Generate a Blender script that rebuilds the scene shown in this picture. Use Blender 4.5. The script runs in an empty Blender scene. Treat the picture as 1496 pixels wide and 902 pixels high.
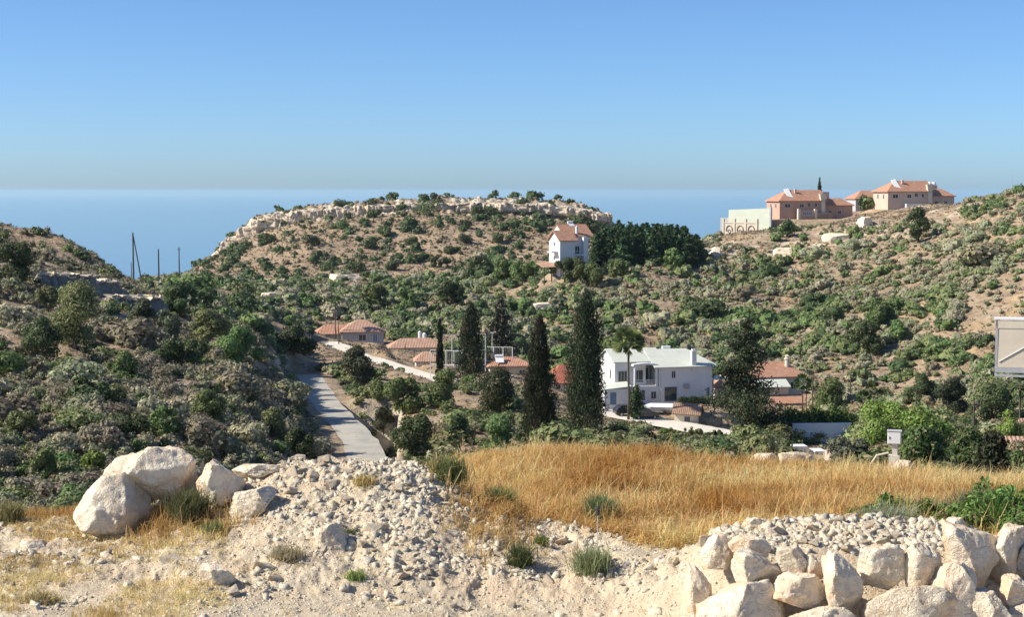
import bpy, bmesh, math, random
import numpy as np
from mathutils import Vector, Matrix
C = bpy.context.scene.collection
RNG = np.random.default_rng(7)
random.seed(7)
R = math.radians
# ------------------------------------------------------------------ camera model (photo pixels 1496 x 902 used as a survey aid)
F, CU, CV, V0 = 2400.0, 748.0, 451.0, 279.0
PITCH = math.atan((CV - V0) / F)
CP, SP = math.cos(PITCH), math.sin(PITCH)
def P(u, v, Y):
    dx = (u - CU) / F; dy = -(v - CV) / F
    wy = CP + SP * dy; wz = -SP + CP * dy
    return Vector((dx * Y / wy, Y, wz * Y / wy))
def Pn(u, v, Y):
    dx = (u - CU) / F; dy = -(v - CV) / F
    wy = CP + SP * dy; wz = -SP + CP * dy
    return dx * Y / wy, Y + 0 * dx, wz * Y / wy
def proj(x, y, z):
    f = y * CP - z * SP; up = y * SP + z * CP
    return CU + F * x / f, CV - F * up / f
def zv(z, Y):
    return float(proj(0, Y, z)[1])
def s_of_u(u): return (u - CU) / F / CP
# ------------------------------------------------------------------ noise
def _hash(ix, iy, seed):
    n = (ix * 374761393 + iy * 668265263 + seed * 982451653) & 0xffffffff
    n = ((n ^ (n >> 13)) * 1274126177) & 0xffffffff
    n = n ^ (n >> 16)
    return (n & 0xffff) / 65535.0
def vnoise(x, y, seed=0):
    x = np.asarray(x, float); y = np.asarray(y, float)
    ix = np.floor(x).astype(np.int64); iy = np.floor(y).astype(np.int64)
    fx = x - ix; fy = y - iy
    fx = fx * fx * (3 - 2 * fx); fy = fy * fy * (3 - 2 * fy)
    a = _hash(ix, iy, seed); b = _hash(ix + 1, iy, seed); c = _hash(ix, iy + 1, seed); d = _hash(ix + 1, iy + 1, seed)
    return (a * (1 - fx) + b * fx) * (1 - fy) + (c * (1 - fx) + d * fx) * fy * 1.0
def fbm(x, y, seed=0, o=4):
    t = 0; a = 0.5; n = 0
    for i in range(o):
        t = t + a * vnoise(x * 2 ** i + 17.3 * i, y * 2 ** i - 9.1 * i, seed + i); n += a; a *= 0.5
    return t / n - 0.5
def sstep(a, b, x):
    t = np.clip((x - a) / (b - a), 0, 1); return t * t * (3 - 2 * t)
# ------------------------------------------------------------------ terrain control net: rows near -> far, each (u, Y, v) or (u, Y, None, z)
def row(*pts):
    us = []; Ys = []; vs = []
    for p in pts:
        us.append(p[0]); Ys.append(p[1]); vs.append(zv(p[3], p[1]) if p[2] is None else p[2])
    return np.array(us, float), np.array(Ys, float), np.array(vs, float)
U19 = [-400, 0, 100, 190, 250, 300, 350, 450, 560, 650, 750, 850, 950, 1050, 1150, 1300, 1400, 1496, 1900]
def row19(*yv): return row(*[(U19[i],) + tuple(yv[i]) for i in range(19)])
NET = [
 row((-400, -60, None, -4.6), (1900, -60, None, -4.6)),
 row((-400, 12, None, -5.3), (600, 12, None, -5.6), (1000, 12, None, -6.1), (1900, 12, None, -6.2)),
 row((-400, 20, None, -5.7), (0, 20, None, -5.7), (400, 20, None, -5.8), (700, 20, None, -6.0), (1000, 20, None, -6.25), (1900, 20, None, -6.3)),
 row((-400, 23, 884), (0, 23, 880), (400, 24, 872), (600, 24, 885), (700, 24, 900), (850, 23.4, 925), (1000, 22.6, 940), (1100, 22, 955), (1496, 22, 955), (1900, 22, 950)),
 row((-400, 26, 815), (0, 26, 815), (200, 26, 815), (330, 26.5, 785), (400, 26.5, 772), (600, 26.5, 775), (700, 26.3, 805), (800, 25.8, 830), (900, 25, 848), (1000, 23.8, 850), (1040, 23.4, 812), (1100, 23.2, 806), (1300, 23.2, 806), (1440, 23.2, 810), (1496, 23.3, 812), (1900, 23.3, 830)),
 row((-400, 29.5, 752), (0, 29, 755), (120, 29, 760), (200, 29, 752), (280, 29, 720), (330, 29, 700), (400, 29, 684), (460, 29, 674), (540, 29, 676), (600, 29.2, 680), (640, 29, 702), (700, 28.5, 742), (760, 28.3, 758), (830, 28, 772), (900, 27, 795), (960, 26.4, 812), (1010, 25.6, 812), (1050, 25.2, 782), (1100, 25.3, 768), (1250, 25.3, 764), (1360, 25.3, 768), (1420, 25.2, 784), (1496, 25, 806), (1900, 25, 830)),
 row((-400, 31.5, None, -6.5), (0, 31.5, None, -6.5), (400, 31, None, -5.7), (600, 31.5, None, -5.9), (700, 30.2, None, -6.05), (900, 28.8, None, -6.15), (1000, 27.6, None, -6.1), (1100, 27, None, -5.85), (1496, 27, None, -6.0), (1900, 27, None, -6.1)),
 row((-400, 35, None, -9), (0, 35, None, -9), (400, 35, None, -8.6), (520, 35, None, -8.0), (600, 35, None, -6.9), (640, 35, None, -6.6), (900, 34, None, -6.4), (1496, 34, None, -6.5), (1900, 34, None, -6.5)),
 row((-400, 42, None, -12), (0, 42, None, -12), (500, 42, None, -12), (600, 42, None, -9.5), (640, 42, 692), (700, 42, 674), (760, 42, 660), (850, 42, 657), (950, 42, 668), (1100, 42, 681), (1300, 42, 697), (1496, 42, 714), (1900, 42, 722)),
 row((-400, 52, None, -14), (500, 52, None, -15), (640, 52, None, -11.5), (1000, 52, None, -10.8), (1200, 54, None, -9.8), (1496, 54, None, -9.9), (1900, 54, None, -10)),
 row((-400, 65, None, -16.5), (0, 65, None, -16.5), (500, 68, None, -18), (700, 68, None, -17.5), (1000, 68, None, -15.5), (1250, 68, None, -12.0), (1496, 68, None, -12.2), (1900, 68, None, -12.5)),
 row19((78, 760), (78, 750), (80, 745), (88, 725), (92, 730), (95, 730), (100, 720), (120, 700), (130, 700), (115, 715), (110, 700), (110, 690), (110, 690), (110, 690), (105, 690), (90, 700), (90, 700), (90, 700), (90, 700)),
 row19((92, 690), (92, 685), (94, 685), (100, 670), (105, 670), (108, 670), (115, 670), (140, 660), (150, 668), (140, 655), (140, 645), (150, 645), (165, 640), (170, 645), (165, 650), (140, 668), (130, 668), (120, 670), (120, 670)),
 row19((106, 620), (106, 620), (108, 620), (114, 615), (118, 615), (124, 615), (132, 615), (165, 618), (170, 630), (165, 615), (170, 600), (190, 610), (200, 622), (205, 625), (200, 630), (185, 640), (180, 640), (170, 640), (170, 640)),
 row19((122, 560), (122, 560), (126, 560), (132, 560), (138, 560), (146, 560), (156, 560), (200, 578), (200, 590), (195, 580), (200, 575), (225, 592), (235, 606), (232, 610), (230, 612), (225, 615), (220, 615), (215, 612), (215, 610)),
 row19((140, 505), (140, 505), (147, 505), (155, 505), (168, 505), (180, 505), (190, 515), (240, 547), (238, 556), (235, 555), (240, 558), (250, 585), (250, 592), (252, 600), (252, 600), (260, 585), (255, 580), (250, 575), (250, 560)),
 row19((160, 455), (160, 455), (168, 462), (182, 455), (205, 460), (225, 465), (240, 475), (265, 512), (265, 520), (265, 530), (270, 540), (275, 560), (278, 568), (280, 565), (285, 560), (290, 530), (280, 525), (275, 510), (275, 480)),
 row19((185, 400), (185, 402), (190, 425), (200, 432), (250, 430), (270, 440), (290, 450), (310, 468), (310, 475), (310, 487), (310, 492), (315, 488), (315, 488), (320, 485), (325, 480), (325, 455), (310, 450), (300, 430), (300, 400)),
 row((-400, 210, 330), (0, 210, 355), (100, 210, 385), (160, 212, 402), (190, 218, 415), (250, 330, 418), (300, 350, 425), (350, 370, 435), (450, 380, 437), (560, 380, 440), (650, 370, 440), (750, 365, 440), (850, 355, 430), (950, 355, 425), (1050, 365, 420), (1150, 370, 415), (1300, 365, 395), (1400, 345, 385), (1496, 335, 355), (1900, 335, 320)),
 row((-400, 230, 280), (0, 230, 314), (60, 228, 325), (100, 226, 340), (130, 226, 365), (150, 228, 384), (185, 233, 407), (200, 245, 413), (250, 440, 410), (300, 440, 412), (350, 450, 414), (450, 460, 417), (560, 460, 415), (650, 450, 414), (750, 440, 407), (800, 420, 405), (850, 400, 392), (900, 410, 372), (950, 420, 356), (1050, 440, 356), (1100, 450, 350), (1150, 450, 342), (1300, 430, 318), (1400, 400, 296), (1440, 392, 287), (1496, 385, 274), (1900, 380, 200)),
 row((-400, 260, None, -18), (0, 260, None, -14), (100, 250, None, -18), (190, 270, None, -24), (250, 470, 414), (300, 485, 413), (450, 490, 416), (560, 490, 412), (650, 490, 408), (750, 480, 403), (850, 440, None, -28), (950, 460, None, -24), (1030, 490, 352), (1100, 497, 342), (1150, 500, 328), (1230, 503, 315), (1300, 505, 307), (1400, 460, 292), (1496, 430, None, -1), (1900, 420, None, 10)),
 row((-400, 500, None, -60), (190, 500, None, -60), (235, 505, 420), (250, 505, 416), (300, 505, 410), (400, 510, 414), (500, 520, 405), (600, 520, 402), (700, 520, 398), (800, 520, 390), (850, 520, 385), (900, 520, 395), (950, 530, None, -45), (1020, 530, None, -38), (1100, 540, None, -20), (1300, 545, None, -12), (1496, 545, None, -12), (1900, 545, None, -5)),
 row((-400, 580, None, -75), (190, 580, None, -75), (250, 580, 430), (268, 580, 402), (300, 580, 392), (350, 580, 372), (400, 580, 362), (500, 580, 350), (600, 580, 348), (700, 580, 352), (800, 580, 352), (870, 580, 352), (900, 580, 362), (950, 580, None, -50), (1900, 590, None, -45)),
 row((-400, 640, None, -85), (190, 640, None, -85), (250, 640, 452), (268, 640, 404), (300, 640, 385), (335, 640, 361), (380, 640, 340), (430, 640, 324), (480, 640, 317), (560, 640, 308), (600, 640, 305), (700, 640, 310), (800, 640, 318), (860, 640, 323), (890, 640, 331), (920, 640, 350), (960, 640, None, -60), (1900, 640, None, -60)),
 row((-400, 645, None, -85), (190, 645, None, -85), (250, 645, 454), (268, 645, 402), (300, 645, 382), (335, 645, 350), (360, 645, 331), (385, 645, 315), (400, 645, 311), (440, 645, 305), (500, 645, 300), (560, 645, 294), (620, 645, 291), (700, 645, 291), (800, 645, 293), (850, 645, 297), (880, 645, 309), (895, 645, 324), (920, 645, 350), (960, 645, None, -60), (1900, 645, None, -60)),
 row((-400, 700, None, -92), (190, 700, None, -92), (260, 700, 450), (300, 700, 388), (340, 700, 352), (385, 700, 318), (440, 700, 308), (500, 700, 301), (620, 700, 293), (800, 700, 295), (850, 700, 300), (880, 700, 316), (920, 700, 360), (960, 700, None, -66), (1900, 700, None, -66)),
 row((-400, 800, None, -100), (300, 800, None, -70), (500, 800, None, -50), (800, 800, None, -50), (900, 800, None, -75), (1900, 800, None, -80)),
 row((-400, 1600, None, -152), (1900, 1600, None, -152)),
 row((-400, 3000, None, -175), (1900, 3000, None, -175)),
]
ucol = np.concatenate([np.array([-6500, -4500, -3000, -2000, -1400, -1000, -700, -450, -350.]), np.arange(-250, -20, 10), np.arange(-20, 1520, 2.5), np.arange(1520, 1760, 10), np.array([1800, 1900, 2050, 2300, 2700, 3300, 4500, 6000, 8000.])])
SC = s_of_u(ucol)
YR = np.concatenate([[-60, -30, -10, 0, 6, 12, 15, 17, 18.5], np.arange(19.5, 31.5, 0.055), np.arange(31.5, 43, .15), np.arange(43, 66, 0.7), np.arange(66, 120, 0.8), np.arange(120, 270, 1.0), np.arange(270, 500, 2.0), np.arange(500, 636, 3.0), np.arange(636, 652, 0.5), np.arange(652, 720, 3), np.arange(720, 900, 12), np.array([950, 1050, 1200, 1400, 1600, 2000, 2500, 3000.])])
NC, NR = len(SC), len(YR)
ZG = np.zeros((NC, NR))
_rows = []
for us, Ys, vs in NET:
    Yj = np.interp(ucol, us, Ys); vj = np.interp(ucol, us, vs)
    uc = np.clip(ucol, -400, 1900)
    zj = Pn(uc, vj, Yj)[2]
    k = np.ones(9) / 9.0                                     # soften kinks of the control rows
    _rows.append((Yj, zj))
for j in range(NC):
    ys = np.array([r[0][j] for r in _rows]); zs = np.array([r[1][j] for r in _rows])
    ZG[j] = np.interp(YR, ys, zs)
def smooth(a, n, axis):
    if n < 1: return a
    out = a.copy()
    for _ in range(n):
        b = np.roll(out, 1, axis); c = np.roll(out, -1, axis)
        if axis == 0: b[0] = out[0]; c[-1] = out[-1]
        else: b[:, 0] = out[:, 0]; c[:, -1] = out[:, -1]
        out = 0.25 * b + 0.5 * out + 0.25 * c
    return out
sm = smooth(smooth(ZG, 14, 0), 10, 1)
wcl = sstep(630, 637, YR) * (1 - sstep(652, 658, YR))          # keep the cliff of the table hill crisp
ZG = sm * (1 - wcl) + smooth(ZG, 4, 0) * wcl
XE = SC[:, None] * np.maximum(YR, 20)[None, :]
YE = np.broadcast_to(YR[None, :], XE.shape)
def terrain_noise(x, y):
    near = 1 - sstep(40, 60, y)
    bank = near * sstep(23, 25, y) * (1 - sstep(30.5, 32, y))
    rid = .5 - np.abs(fbm(x * 2.3 + .5 * fbm(x * 3, y * 3, 14, 2), y * 1.1, 12, 4)) * 2
    z = near * (0.20 * fbm(x * 0.9, y * 0.9, 3, 4) + 0.05 * fbm(x * 5, y * 5, 9, 3)) + bank * (.13 * rid + .08 * fbm(x * 5.5, y * 4.5, 15, 3) + .045 * np.abs(fbm(x * 13, y * 11, 16, 2)) * 2)
    m = sstep(55, 90, y) * (1 - sstep(560, 640, y) * 0.75)
    z = z + m * (4.2 * fbm(x / 22, y / 22, 21, 4) + 1.2 * fbm(x / 5, y / 5, 33, 3))
    far = sstep(250, 340, y) * (1 - sstep(560, 640, y) * .7)
    z = z + far * 3.0 * fbm(x / 40, y / 40, 41, 3)
    # old farming terraces on the slopes
    return z
ZG = ZG + terrain_noise(XE, YE) * (1 - 0.65 * sstep(-0.1, 0.1, -np.abs(XE / np.maximum(YE, 20) * 0)))[..., ] * 1.0 if False else ZG + terrain_noise(XE, YE)
# fluted limestone on the cliff
fl = (fbm(XE / 6.0, YE * 0 + 3.3, 55, 3) * 2.2 + fbm(XE / 1.6, YE * .3, 57, 3) * 1.8)
ZG = ZG + wcl[None, :] * sstep(-0.20, -0.14, SC)[:, None] * (1 - sstep(.05, .07, SC))[:, None] * fl * 1.5
def H(x, y):
    x = np.asarray(x, float); y = np.asarray(y, float)
    s = x / np.maximum(y, 20)
    j = np.clip(np.searchsorted(SC, s) - 1, 0, NC - 2); i = np.clip(np.searchsorted(YR, y) - 1, 0, NR - 2)
    fs = np.clip((s - SC[j]) / (SC[j + 1] - SC[j]), 0, 1); fy = np.clip((y - YR[i]) / (YR[i + 1] - YR[i]), 0, 1)
    return (ZG[j, i] * (1 - fs) + ZG[j + 1, i] * fs) * (1 - fy) + (ZG[j, i + 1] * (1 - fs) + ZG[j + 1, i + 1] * fs) * fy
YM = np.concatenate([np.arange(20, 60, 0.05), np.arange(60, 300, .3), np.arange(300, 800, 0.6)])
def hit(u, v, ymin=0):
    x, y, z = Pn(u, v, YM); h = H(x, YM)
    ok = (z < h) & (YM >= ymin)
    if not ok.any(): return Vector((float(x[-1]), float(YM[-1]), float(h[-1])))
    k = int(np.argmax(ok)); return Vector((float(x[k]), float(YM[k]), float(h[k])))
def on(u, v, Y):
    p = P(u, v, Y); p.z = float(H(p.x, p.y)); return p
# ------------------------------------------------------------------ pads and roads pressed into the terrain
def press_pad(cx, cy, r, z, soft=6.0):
    d = np.hypot(XE - cx, YE - cy); w = 1 - sstep(r, r + soft, d)
    ZG[:] = ZG * (1 - w) + z * w
ROADPTS = {}
def press_road(name, pix, width, ymin=0, soft=2.0, pts=None):
    if pts is None: pts = [hit(u, v, ymin) for u, v in pix]
    t = np.linspace(0, 1, len(pts)); tt = np.linspace(0, 1, 90)
    A = np.array([[p.x, p.y, p.z] for p in pts])
    Q = np.stack([np.interp(tt, t, A[:, i]) for i in range(3)], 1)
    for _ in range(60): Q[1:-1] = .25 * Q[:-2] + .5 * Q[1:-1] + .25 * Q[2:]
    ROADPTS[name] = Q
    bb = (XE > Q[:, 0].min() - 12) & (XE < Q[:, 0].max() + 12) & (YE > Q[:, 1].min() - 12) & (YE < Q[:, 1].max() + 12)
    xs = XE[bb]; ys = YE[bb]; best = np.full(xs.shape, 1e9); zz = np.zeros(xs.shape)
    for q in Q:
        d = np.hypot(xs - q[0], ys - q[1]); m = d < best; best[m] = d[m]; zz[m] = q[2]
    w = 1 - sstep(width / 2 + .3, width / 2 + .3 + soft, best)
    zg = ZG[bb]; ZG[bb] = zg * (1 - w) + zz * w
# ------------------------------------------------------------------ object helpers
def tag(o, label=None, cat=None, group=None, kind=None):
    if label: o['label'] = label
    if cat: o['category'] = cat
    if group: o['group'] = group
    if kind: o['kind'] = kind
    return o
def empty(name, loc, rz=0):
    o = bpy.data.objects.new(name, None); C.objects.link(o); o.location = loc; o.rotation_euler = (0, 0, rz); o.empty_display_size = .5
    return o
def np_mesh(name, V, Fq, mat, parent=None, smooth_=False, tint=None, loc=None, nv=4):
    me = bpy.data.meshes.new(name)
    V = np.asarray(V, np.float32).reshape(-1, 3); Fq = np.asarray(Fq, np.int32).reshape(-1, nv)
    me.vertices.add(len(V)); me.vertices.foreach_set('co', V.ravel())
    me.loops.add(Fq.size); me.loops.foreach_set('vertex_index', Fq.ravel())
    me.polygons.add(len(Fq)); me.polygons.foreach_set('loop_start', np.arange(0, Fq.size, nv, dtype=np.int32))
    try: me.polygons.foreach_set('loop_total', np.full(len(Fq), nv, np.int32))
    except Exception: pass
    me.update(calc_edges=True)
    if tint is not None:
        at = me.color_attributes.new('tint', 'FLOAT_COLOR', 'POINT')
        col = np.ones((len(V), 4), np.float32); col[:, :3] = tint; at.data.foreach_set('color', col.ravel())
    if smooth_: me.polygons.foreach_set('use_smooth', np.ones(len(Fq), bool))
    me.materials.append(mat)
    o = bpy.data.objects.new(name, me); C.objects.link(o); o.parent = parent
    if loc is not None: o.location = loc
    return o
class MB:
    def __init__(s): s.v = []; s.f = []
    def add(s, vs, fs):
        n = len(s.v); s.v += [tuple(p) for p in vs]; s.f += [tuple(i + n for i in f) for f in fs]; return s
    def box(s, x0, x1, y0, y1, z0, z1):
        return s.add([(x0, y0, z0), (x1, y0, z0), (x1, y1, z0), (x0, y1, z0), (x0, y0, z1), (x1, y0, z1), (x1, y1, z1), (x0, y1, z1)],
                     [(0, 3, 2, 1), (4, 5, 6, 7), (0, 1, 5, 4), (1, 2, 6, 5), (2, 3, 7, 6), (3, 0, 4, 7)])
    def tube(s, pts, rad, n=8):
        pts = [Vector(p) for p in pts]
        if not isinstance(rad, (list, tuple)): rad = [rad] * len(pts)
        vs = []; fs = []
        for i, p in enumerate(pts):
            d = (pts[min(i + 1, len(pts) - 1)] - pts[max(i - 1, 0)]).normalized()
            a = d.cross(Vector((0, 0, 1)) if abs(d.z) < .9 else Vector((1, 0, 0))).normalized(); b = d.cross(a)
            for k in range(n):
                t = 2 * math.pi * k / n; vs.append(p + (a * math.cos(t) + b * math.sin(t)) * rad[i])
        for i in range(len(pts) - 1):
            for k in range(n): fs.append((i * n + k, i * n + (k + 1) % n, (i + 1) * n + (k + 1) % n, (i + 1) * n + k))
        fs.append(tuple(range(n - 1, -1, -1))); fs.append(tuple((len(pts) - 1) * n + k for k in range(n)))
        return s.add(vs, fs)
    def lathe(s, cx, cy, prof, n=16):
        vs = []; fs = []
        for r, z in prof:
            for k in range(n): t = 2 * math.pi * k / n; vs.append((cx + r * math.cos(t), cy + r * math.sin(t), z))
        for i in range(len(prof) - 1):
            for k in range(n): fs.append((i * n + k, i * n + (k + 1) % n, (i + 1) * n + (k + 1) % n, (i + 1) * n + k))
        fs.append(tuple(range(n - 1, -1, -1))); fs.append(tuple((len(prof) - 1) * n + k for k in range(n)))
        return s.add(vs, fs)
    def roof(s, x0, x1, y0, y1, z, h, hl=0, hr=0, ov=.35, th=.16, axis='x'):
        """ridge along x; hl / hr = hip inset at the left / right end (0 = gable)"""
        sl = h / ((y1 - y0) / 2); X0, X1, Y0, Y1 = x0 - ov, x1 + ov, y0 - ov, y1 + ov; ze = z - sl * ov + th; ym = (y0 + y1) / 2
        zr = z + h + th; ra = X0 + (hl + ov if hl else 0); rb = X1 - (hr + ov if hr else 0)
        top = [(X0, Y0, ze), (X1, Y0, ze), (X1, Y1, ze), (X0, Y1, ze), (ra, ym, zr), (rb, ym, zr)]
        bot = [(a, b, c - th) for a, b, c in top]
        fs = [(0, 1, 5, 4), (2, 3, 4, 5), (7, 6, 10, 11), (9, 8, 11, 10)]
        if hl: fs += [(3, 0, 4), (6, 9, 10), (0, 3, 9, 6)]
        else: fs += [(4, 0, 6, 10), (3, 4, 10, 9)]
        if hr: fs += [(1, 2, 5), (8, 7, 11), (2, 1, 7, 8)]
        else: fs += [(1, 5, 11, 7), (5, 2, 8, 11)]
        fs += [(1, 0, 6, 7), (3, 2, 8, 9)]
        return s.add(top + bot, fs)
    def gable(s, x0, x1, y0, y1, z, h, hl=0, hr=0):
        """wall fill under a roof whose ends are gables"""
        ym = (y0 + y1) / 2; a = x0 + hl; b = x1 - hr; q = .03
        return s.add([(a, y0 + q, z - .01), (a, y1 - q, z - .01), (a, ym, z + h - .02), (b, y0 + q, z - .01), (b, y1 - q, z - .01), (b, ym, z + h - .02)],
                     [(0, 2, 1), (3, 4, 5), (0, 3, 5, 2), (1, 2, 5, 4), (0, 1, 4, 3)])
    def build(s, name, mat, parent=None, smooth_=False, bevel=0):
        me = bpy.data.meshes.new(name); me.from_pydata(s.v, [], s.f); me.update()
        me.materials.append(mat)
        if smooth_:
            for p in me.polygons: p.use_smooth = True
        o = bpy.data.objects.new(name, me); C.objects.link(o); o.parent = parent
        if bevel:
            m = o.modifiers.new('b', 'BEVEL'); m.width = bevel; m.segments = 2; m.limit_method = 'ANGLE'
        return o
HAZE = 3.5e-5; SKY = (.62, .62, 9.0); SKYSTR = .112; SUNSTR = 4.9; EXPO = 0.52
# ------------------------------------------------------------------ materials
def mat_new(name):
    m = bpy.data.materials.new(name); m.use_nodes = True; nt = m.node_tree; nt.nodes.clear()
    out = nt.nodes.new('ShaderNodeOutputMaterial'); return m, nt, out
def nd(nt, typ, **kw):
    n = nt.nodes.new(typ)
    for k, v in kw.items():
        if k in n.inputs: n.inputs[k].default_value = v
        else: setattr(n, k, v)
    return n
def noise(nt, scale, detail=5, rough=.55, coord=None, dist=0):
    n = nd(nt, 'ShaderNodeTexNoise'); n.inputs['Scale'].default_value = scale; n.inputs['Detail'].default_value = detail
    n.inputs['Roughness'].default_value = rough; n.inputs['Distortion'].default_value = dist
    if coord is not None: nt.links.new(coord, n.inputs['Vector'])
    return n
def ramp(nt, src, stops):
    r = nd(nt, 'ShaderNodeValToRGB'); e = r.color_ramp.elements
    while len(e) < len(stops): e.new(.5)
    for i, (p, c) in enumerate(stops):
        e[i].position = p; e[i].color = (c, c, c, 1) if isinstance(c, (int, float)) else (*c, 1)
    nt.links.new(src, r.inputs[0]); return r
def mixc(nt, fac, a, b, mode='MIX'):
    m = nd(nt, 'ShaderNodeMix'); m.data_type = 'RGBA'; m.blend_type = mode
    for inp, val in ((m.inputs[0], fac), (m.inputs[6], a), (m.inputs[7], b)):
        if isinstance(val, (int, float)): inp.default_value = val
        elif isinstance(val, tuple): inp.default_value = (*val, 1)
        else: nt.links.new(val, inp)
    return m.outputs[2]
def mth(nt, op, a, b=None, clamp=False):
    m = nd(nt, 'ShaderNodeMath'); m.operation = op; m.use_clamp = clamp
    for i, val in enumerate((a, b)):
        if val is None: continue
        if isinstance(val, (int, float)): m.inputs[i].default_value = val
        else: nt.links.new(val, m.inputs[i])
    return m.outputs[0]
def simple(name, col, rough=.7, var=.15, scale=2., bump=0, bscale=30., metal=0, spec=.3, dirt=None):
    m, nt, out = mat_new(name); b = nd(nt, 'ShaderNodeBsdfPrincipled')
    tc = nd(nt, 'ShaderNodeTexCoord').outputs['Object']
    n = noise(nt, scale, 6, .6, tc)
    r = ramp(nt, n.outputs[0], [(.3, tuple(c * (1 - var) for c in col)), (.7, tuple(min(1, c * (1 + var * .6)) for c in col))])
    c = r.outputs[0]
    if dirt:
        n2 = noise(nt, scale * .4, 8, .7, tc); r2 = ramp(nt, n2.outputs[0], [(.52, 0), (.68, .6)])
        c = mixc(nt, r2.outputs[0], c, dirt)
    nt.links.new(c, b.inputs['Base Color'])
    b.inputs['Roughness'].default_value = rough; b.inputs['Metallic'].default_value = metal; b.inputs['Specular IOR Level'].default_value = spec
    if bump:
        nb = noise(nt, bscale, 6, .6, tc); bp = nd(nt, 'ShaderNodeBump'); bp.inputs['Strength'].default_value = bump; bp.inputs['Distance'].default_value = .05
        nt.links.new(nb.outputs[0], bp.inputs['Height']); nt.links.new(bp.outputs[0], b.inputs['Normal'])
    nt.links.new(b.outputs[0], out.inputs[0]); return m
def rock_mat(name, light, dark, stain, s=1.0):
    m, nt, out = mat_new(name); b = nd(nt, 'ShaderNodeBsdfPrincipled')
    tc = nd(nt, 'ShaderNodeTexCoord').outputs['Object']; oi = nd(nt, 'ShaderNodeObjectInfo')
    add = nd(nt, 'ShaderNodeVectorMath'); add.operation = 'ADD'; nt.links.new(tc, add.inputs[0]); nt.links.new(oi.outputs['Random'], add.inputs[1])
    n1 = noise(nt, 2.2 * s, 8, .62, add.outputs[0], .4); r1 = ramp(nt, n1.outputs[0], [(.3, dark), (.5, light), (.8, tuple(min(.85, c * 1.06) for c in light))])
    n2 = noise(nt, 1.3 * s, 5, .6, add.outputs[0], .8); r2 = ramp(nt, n2.outputs[0], [(.48, 0), (.66, .75)])
    c = mixc(nt, r2.outputs[0], r1.outputs[0], stain)
    hv = nd(nt, 'ShaderNodeHueSaturation'); nt.links.new(c, hv.inputs['Color'])
    nt.links.new(mth(nt, 'ADD', mth(nt, 'MULTIPLY', oi.outputs['Random'], .22), .88), hv.inputs['Value'])
    nt.links.new(hv.outputs[0], b.inputs['Base Color']); b.inputs['Roughness'].default_value = .9; b.inputs['Specular IOR Level'].default_value = .15
    v = nd(nt, 'ShaderNodeTexVoronoi'); v.feature = 'DISTANCE_TO_EDGE'; v.inputs['Scale'].default_value = 3.2 * s
    nw = noise(nt, 3 * s, 4, .5, add.outputs[0]); av = nd(nt, 'ShaderNodeVectorMath'); av.operation = 'ADD'
    nt.links.new(add.outputs[0], av.inputs[0]); nt.links.new(nw.outputs[1], av.inputs[1]); nt.links.new(av.outputs[0], v.inputs['Vector'])
    cr = ramp(nt, v.outputs[0], [(0, 0), (.05, 1)])
    n3 = noise(nt, 9 * s, 10, .68, add.outputs[0])
    v2 = nd(nt, 'ShaderNodeTexVoronoi'); v2.inputs['Scale'].default_value = 11 * s; nt.links.new(av.outputs[0], v2.inputs['Vector'])
    hgt = mth(nt, 'ADD', mth(nt, 'ADD', n3.outputs[0], mth(nt, 'MULTIPLY', v2.outputs[0], .22)), mth(nt, 'MULTIPLY', cr.outputs[0], .16))
    bp = nd(nt, 'ShaderNodeBump'); bp.inputs['Strength'].default_value = .85; bp.inputs['Distance'].default_value = .08 / s
    nt.links.new(hgt, bp.inputs['Height']); nt.links.new(bp.outputs[0], b.inputs['Normal']); nt.links.new(b.outputs[0], out.inputs[0]); return m
def foliage_mat(name, trans=.25, rough=.65):
    m, nt, out = mat_new(name); at = nd(nt, 'ShaderNodeAttribute'); at.attribute_name = 'tint'
    oi = nd(nt, 'ShaderNodeObjectInfo'); hv = nd(nt, 'ShaderNodeHueSaturation')
    nt.links.new(at.outputs['Color'], hv.inputs['Color'])
    nt.links.new(mth(nt, 'ADD', mth(nt, 'MULTIPLY', oi.outputs['Random'], .5), .75), hv.inputs['Value'])
    nt.links.new(mth(nt, 'ADD', mth(nt, 'MULTIPLY', oi.outputs['Random'], .05), .475), hv.inputs['Hue'])
    d = nd(nt, 'ShaderNodeBsdfPrincipled'); d.inputs['Roughness'].default_value = rough; d.inputs['Specular IOR Level'].default_value = .25
    t = nd(nt, 'ShaderNodeBsdfTranslucent'); mx = nd(nt, 'ShaderNodeMixShader'); mx.inputs[0].default_value = trans
    nt.links.new(hv.outputs[0], d.inputs['Base Color']); nt.links.new(hv.outputs[0], t.inputs[0])
    nt.links.new(d.outputs[0], mx.inputs[1]); nt.links.new(t.outputs[0], mx.inputs[2]); nt.links.new(mx.outputs[0], out.inputs[0]); return m
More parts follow.
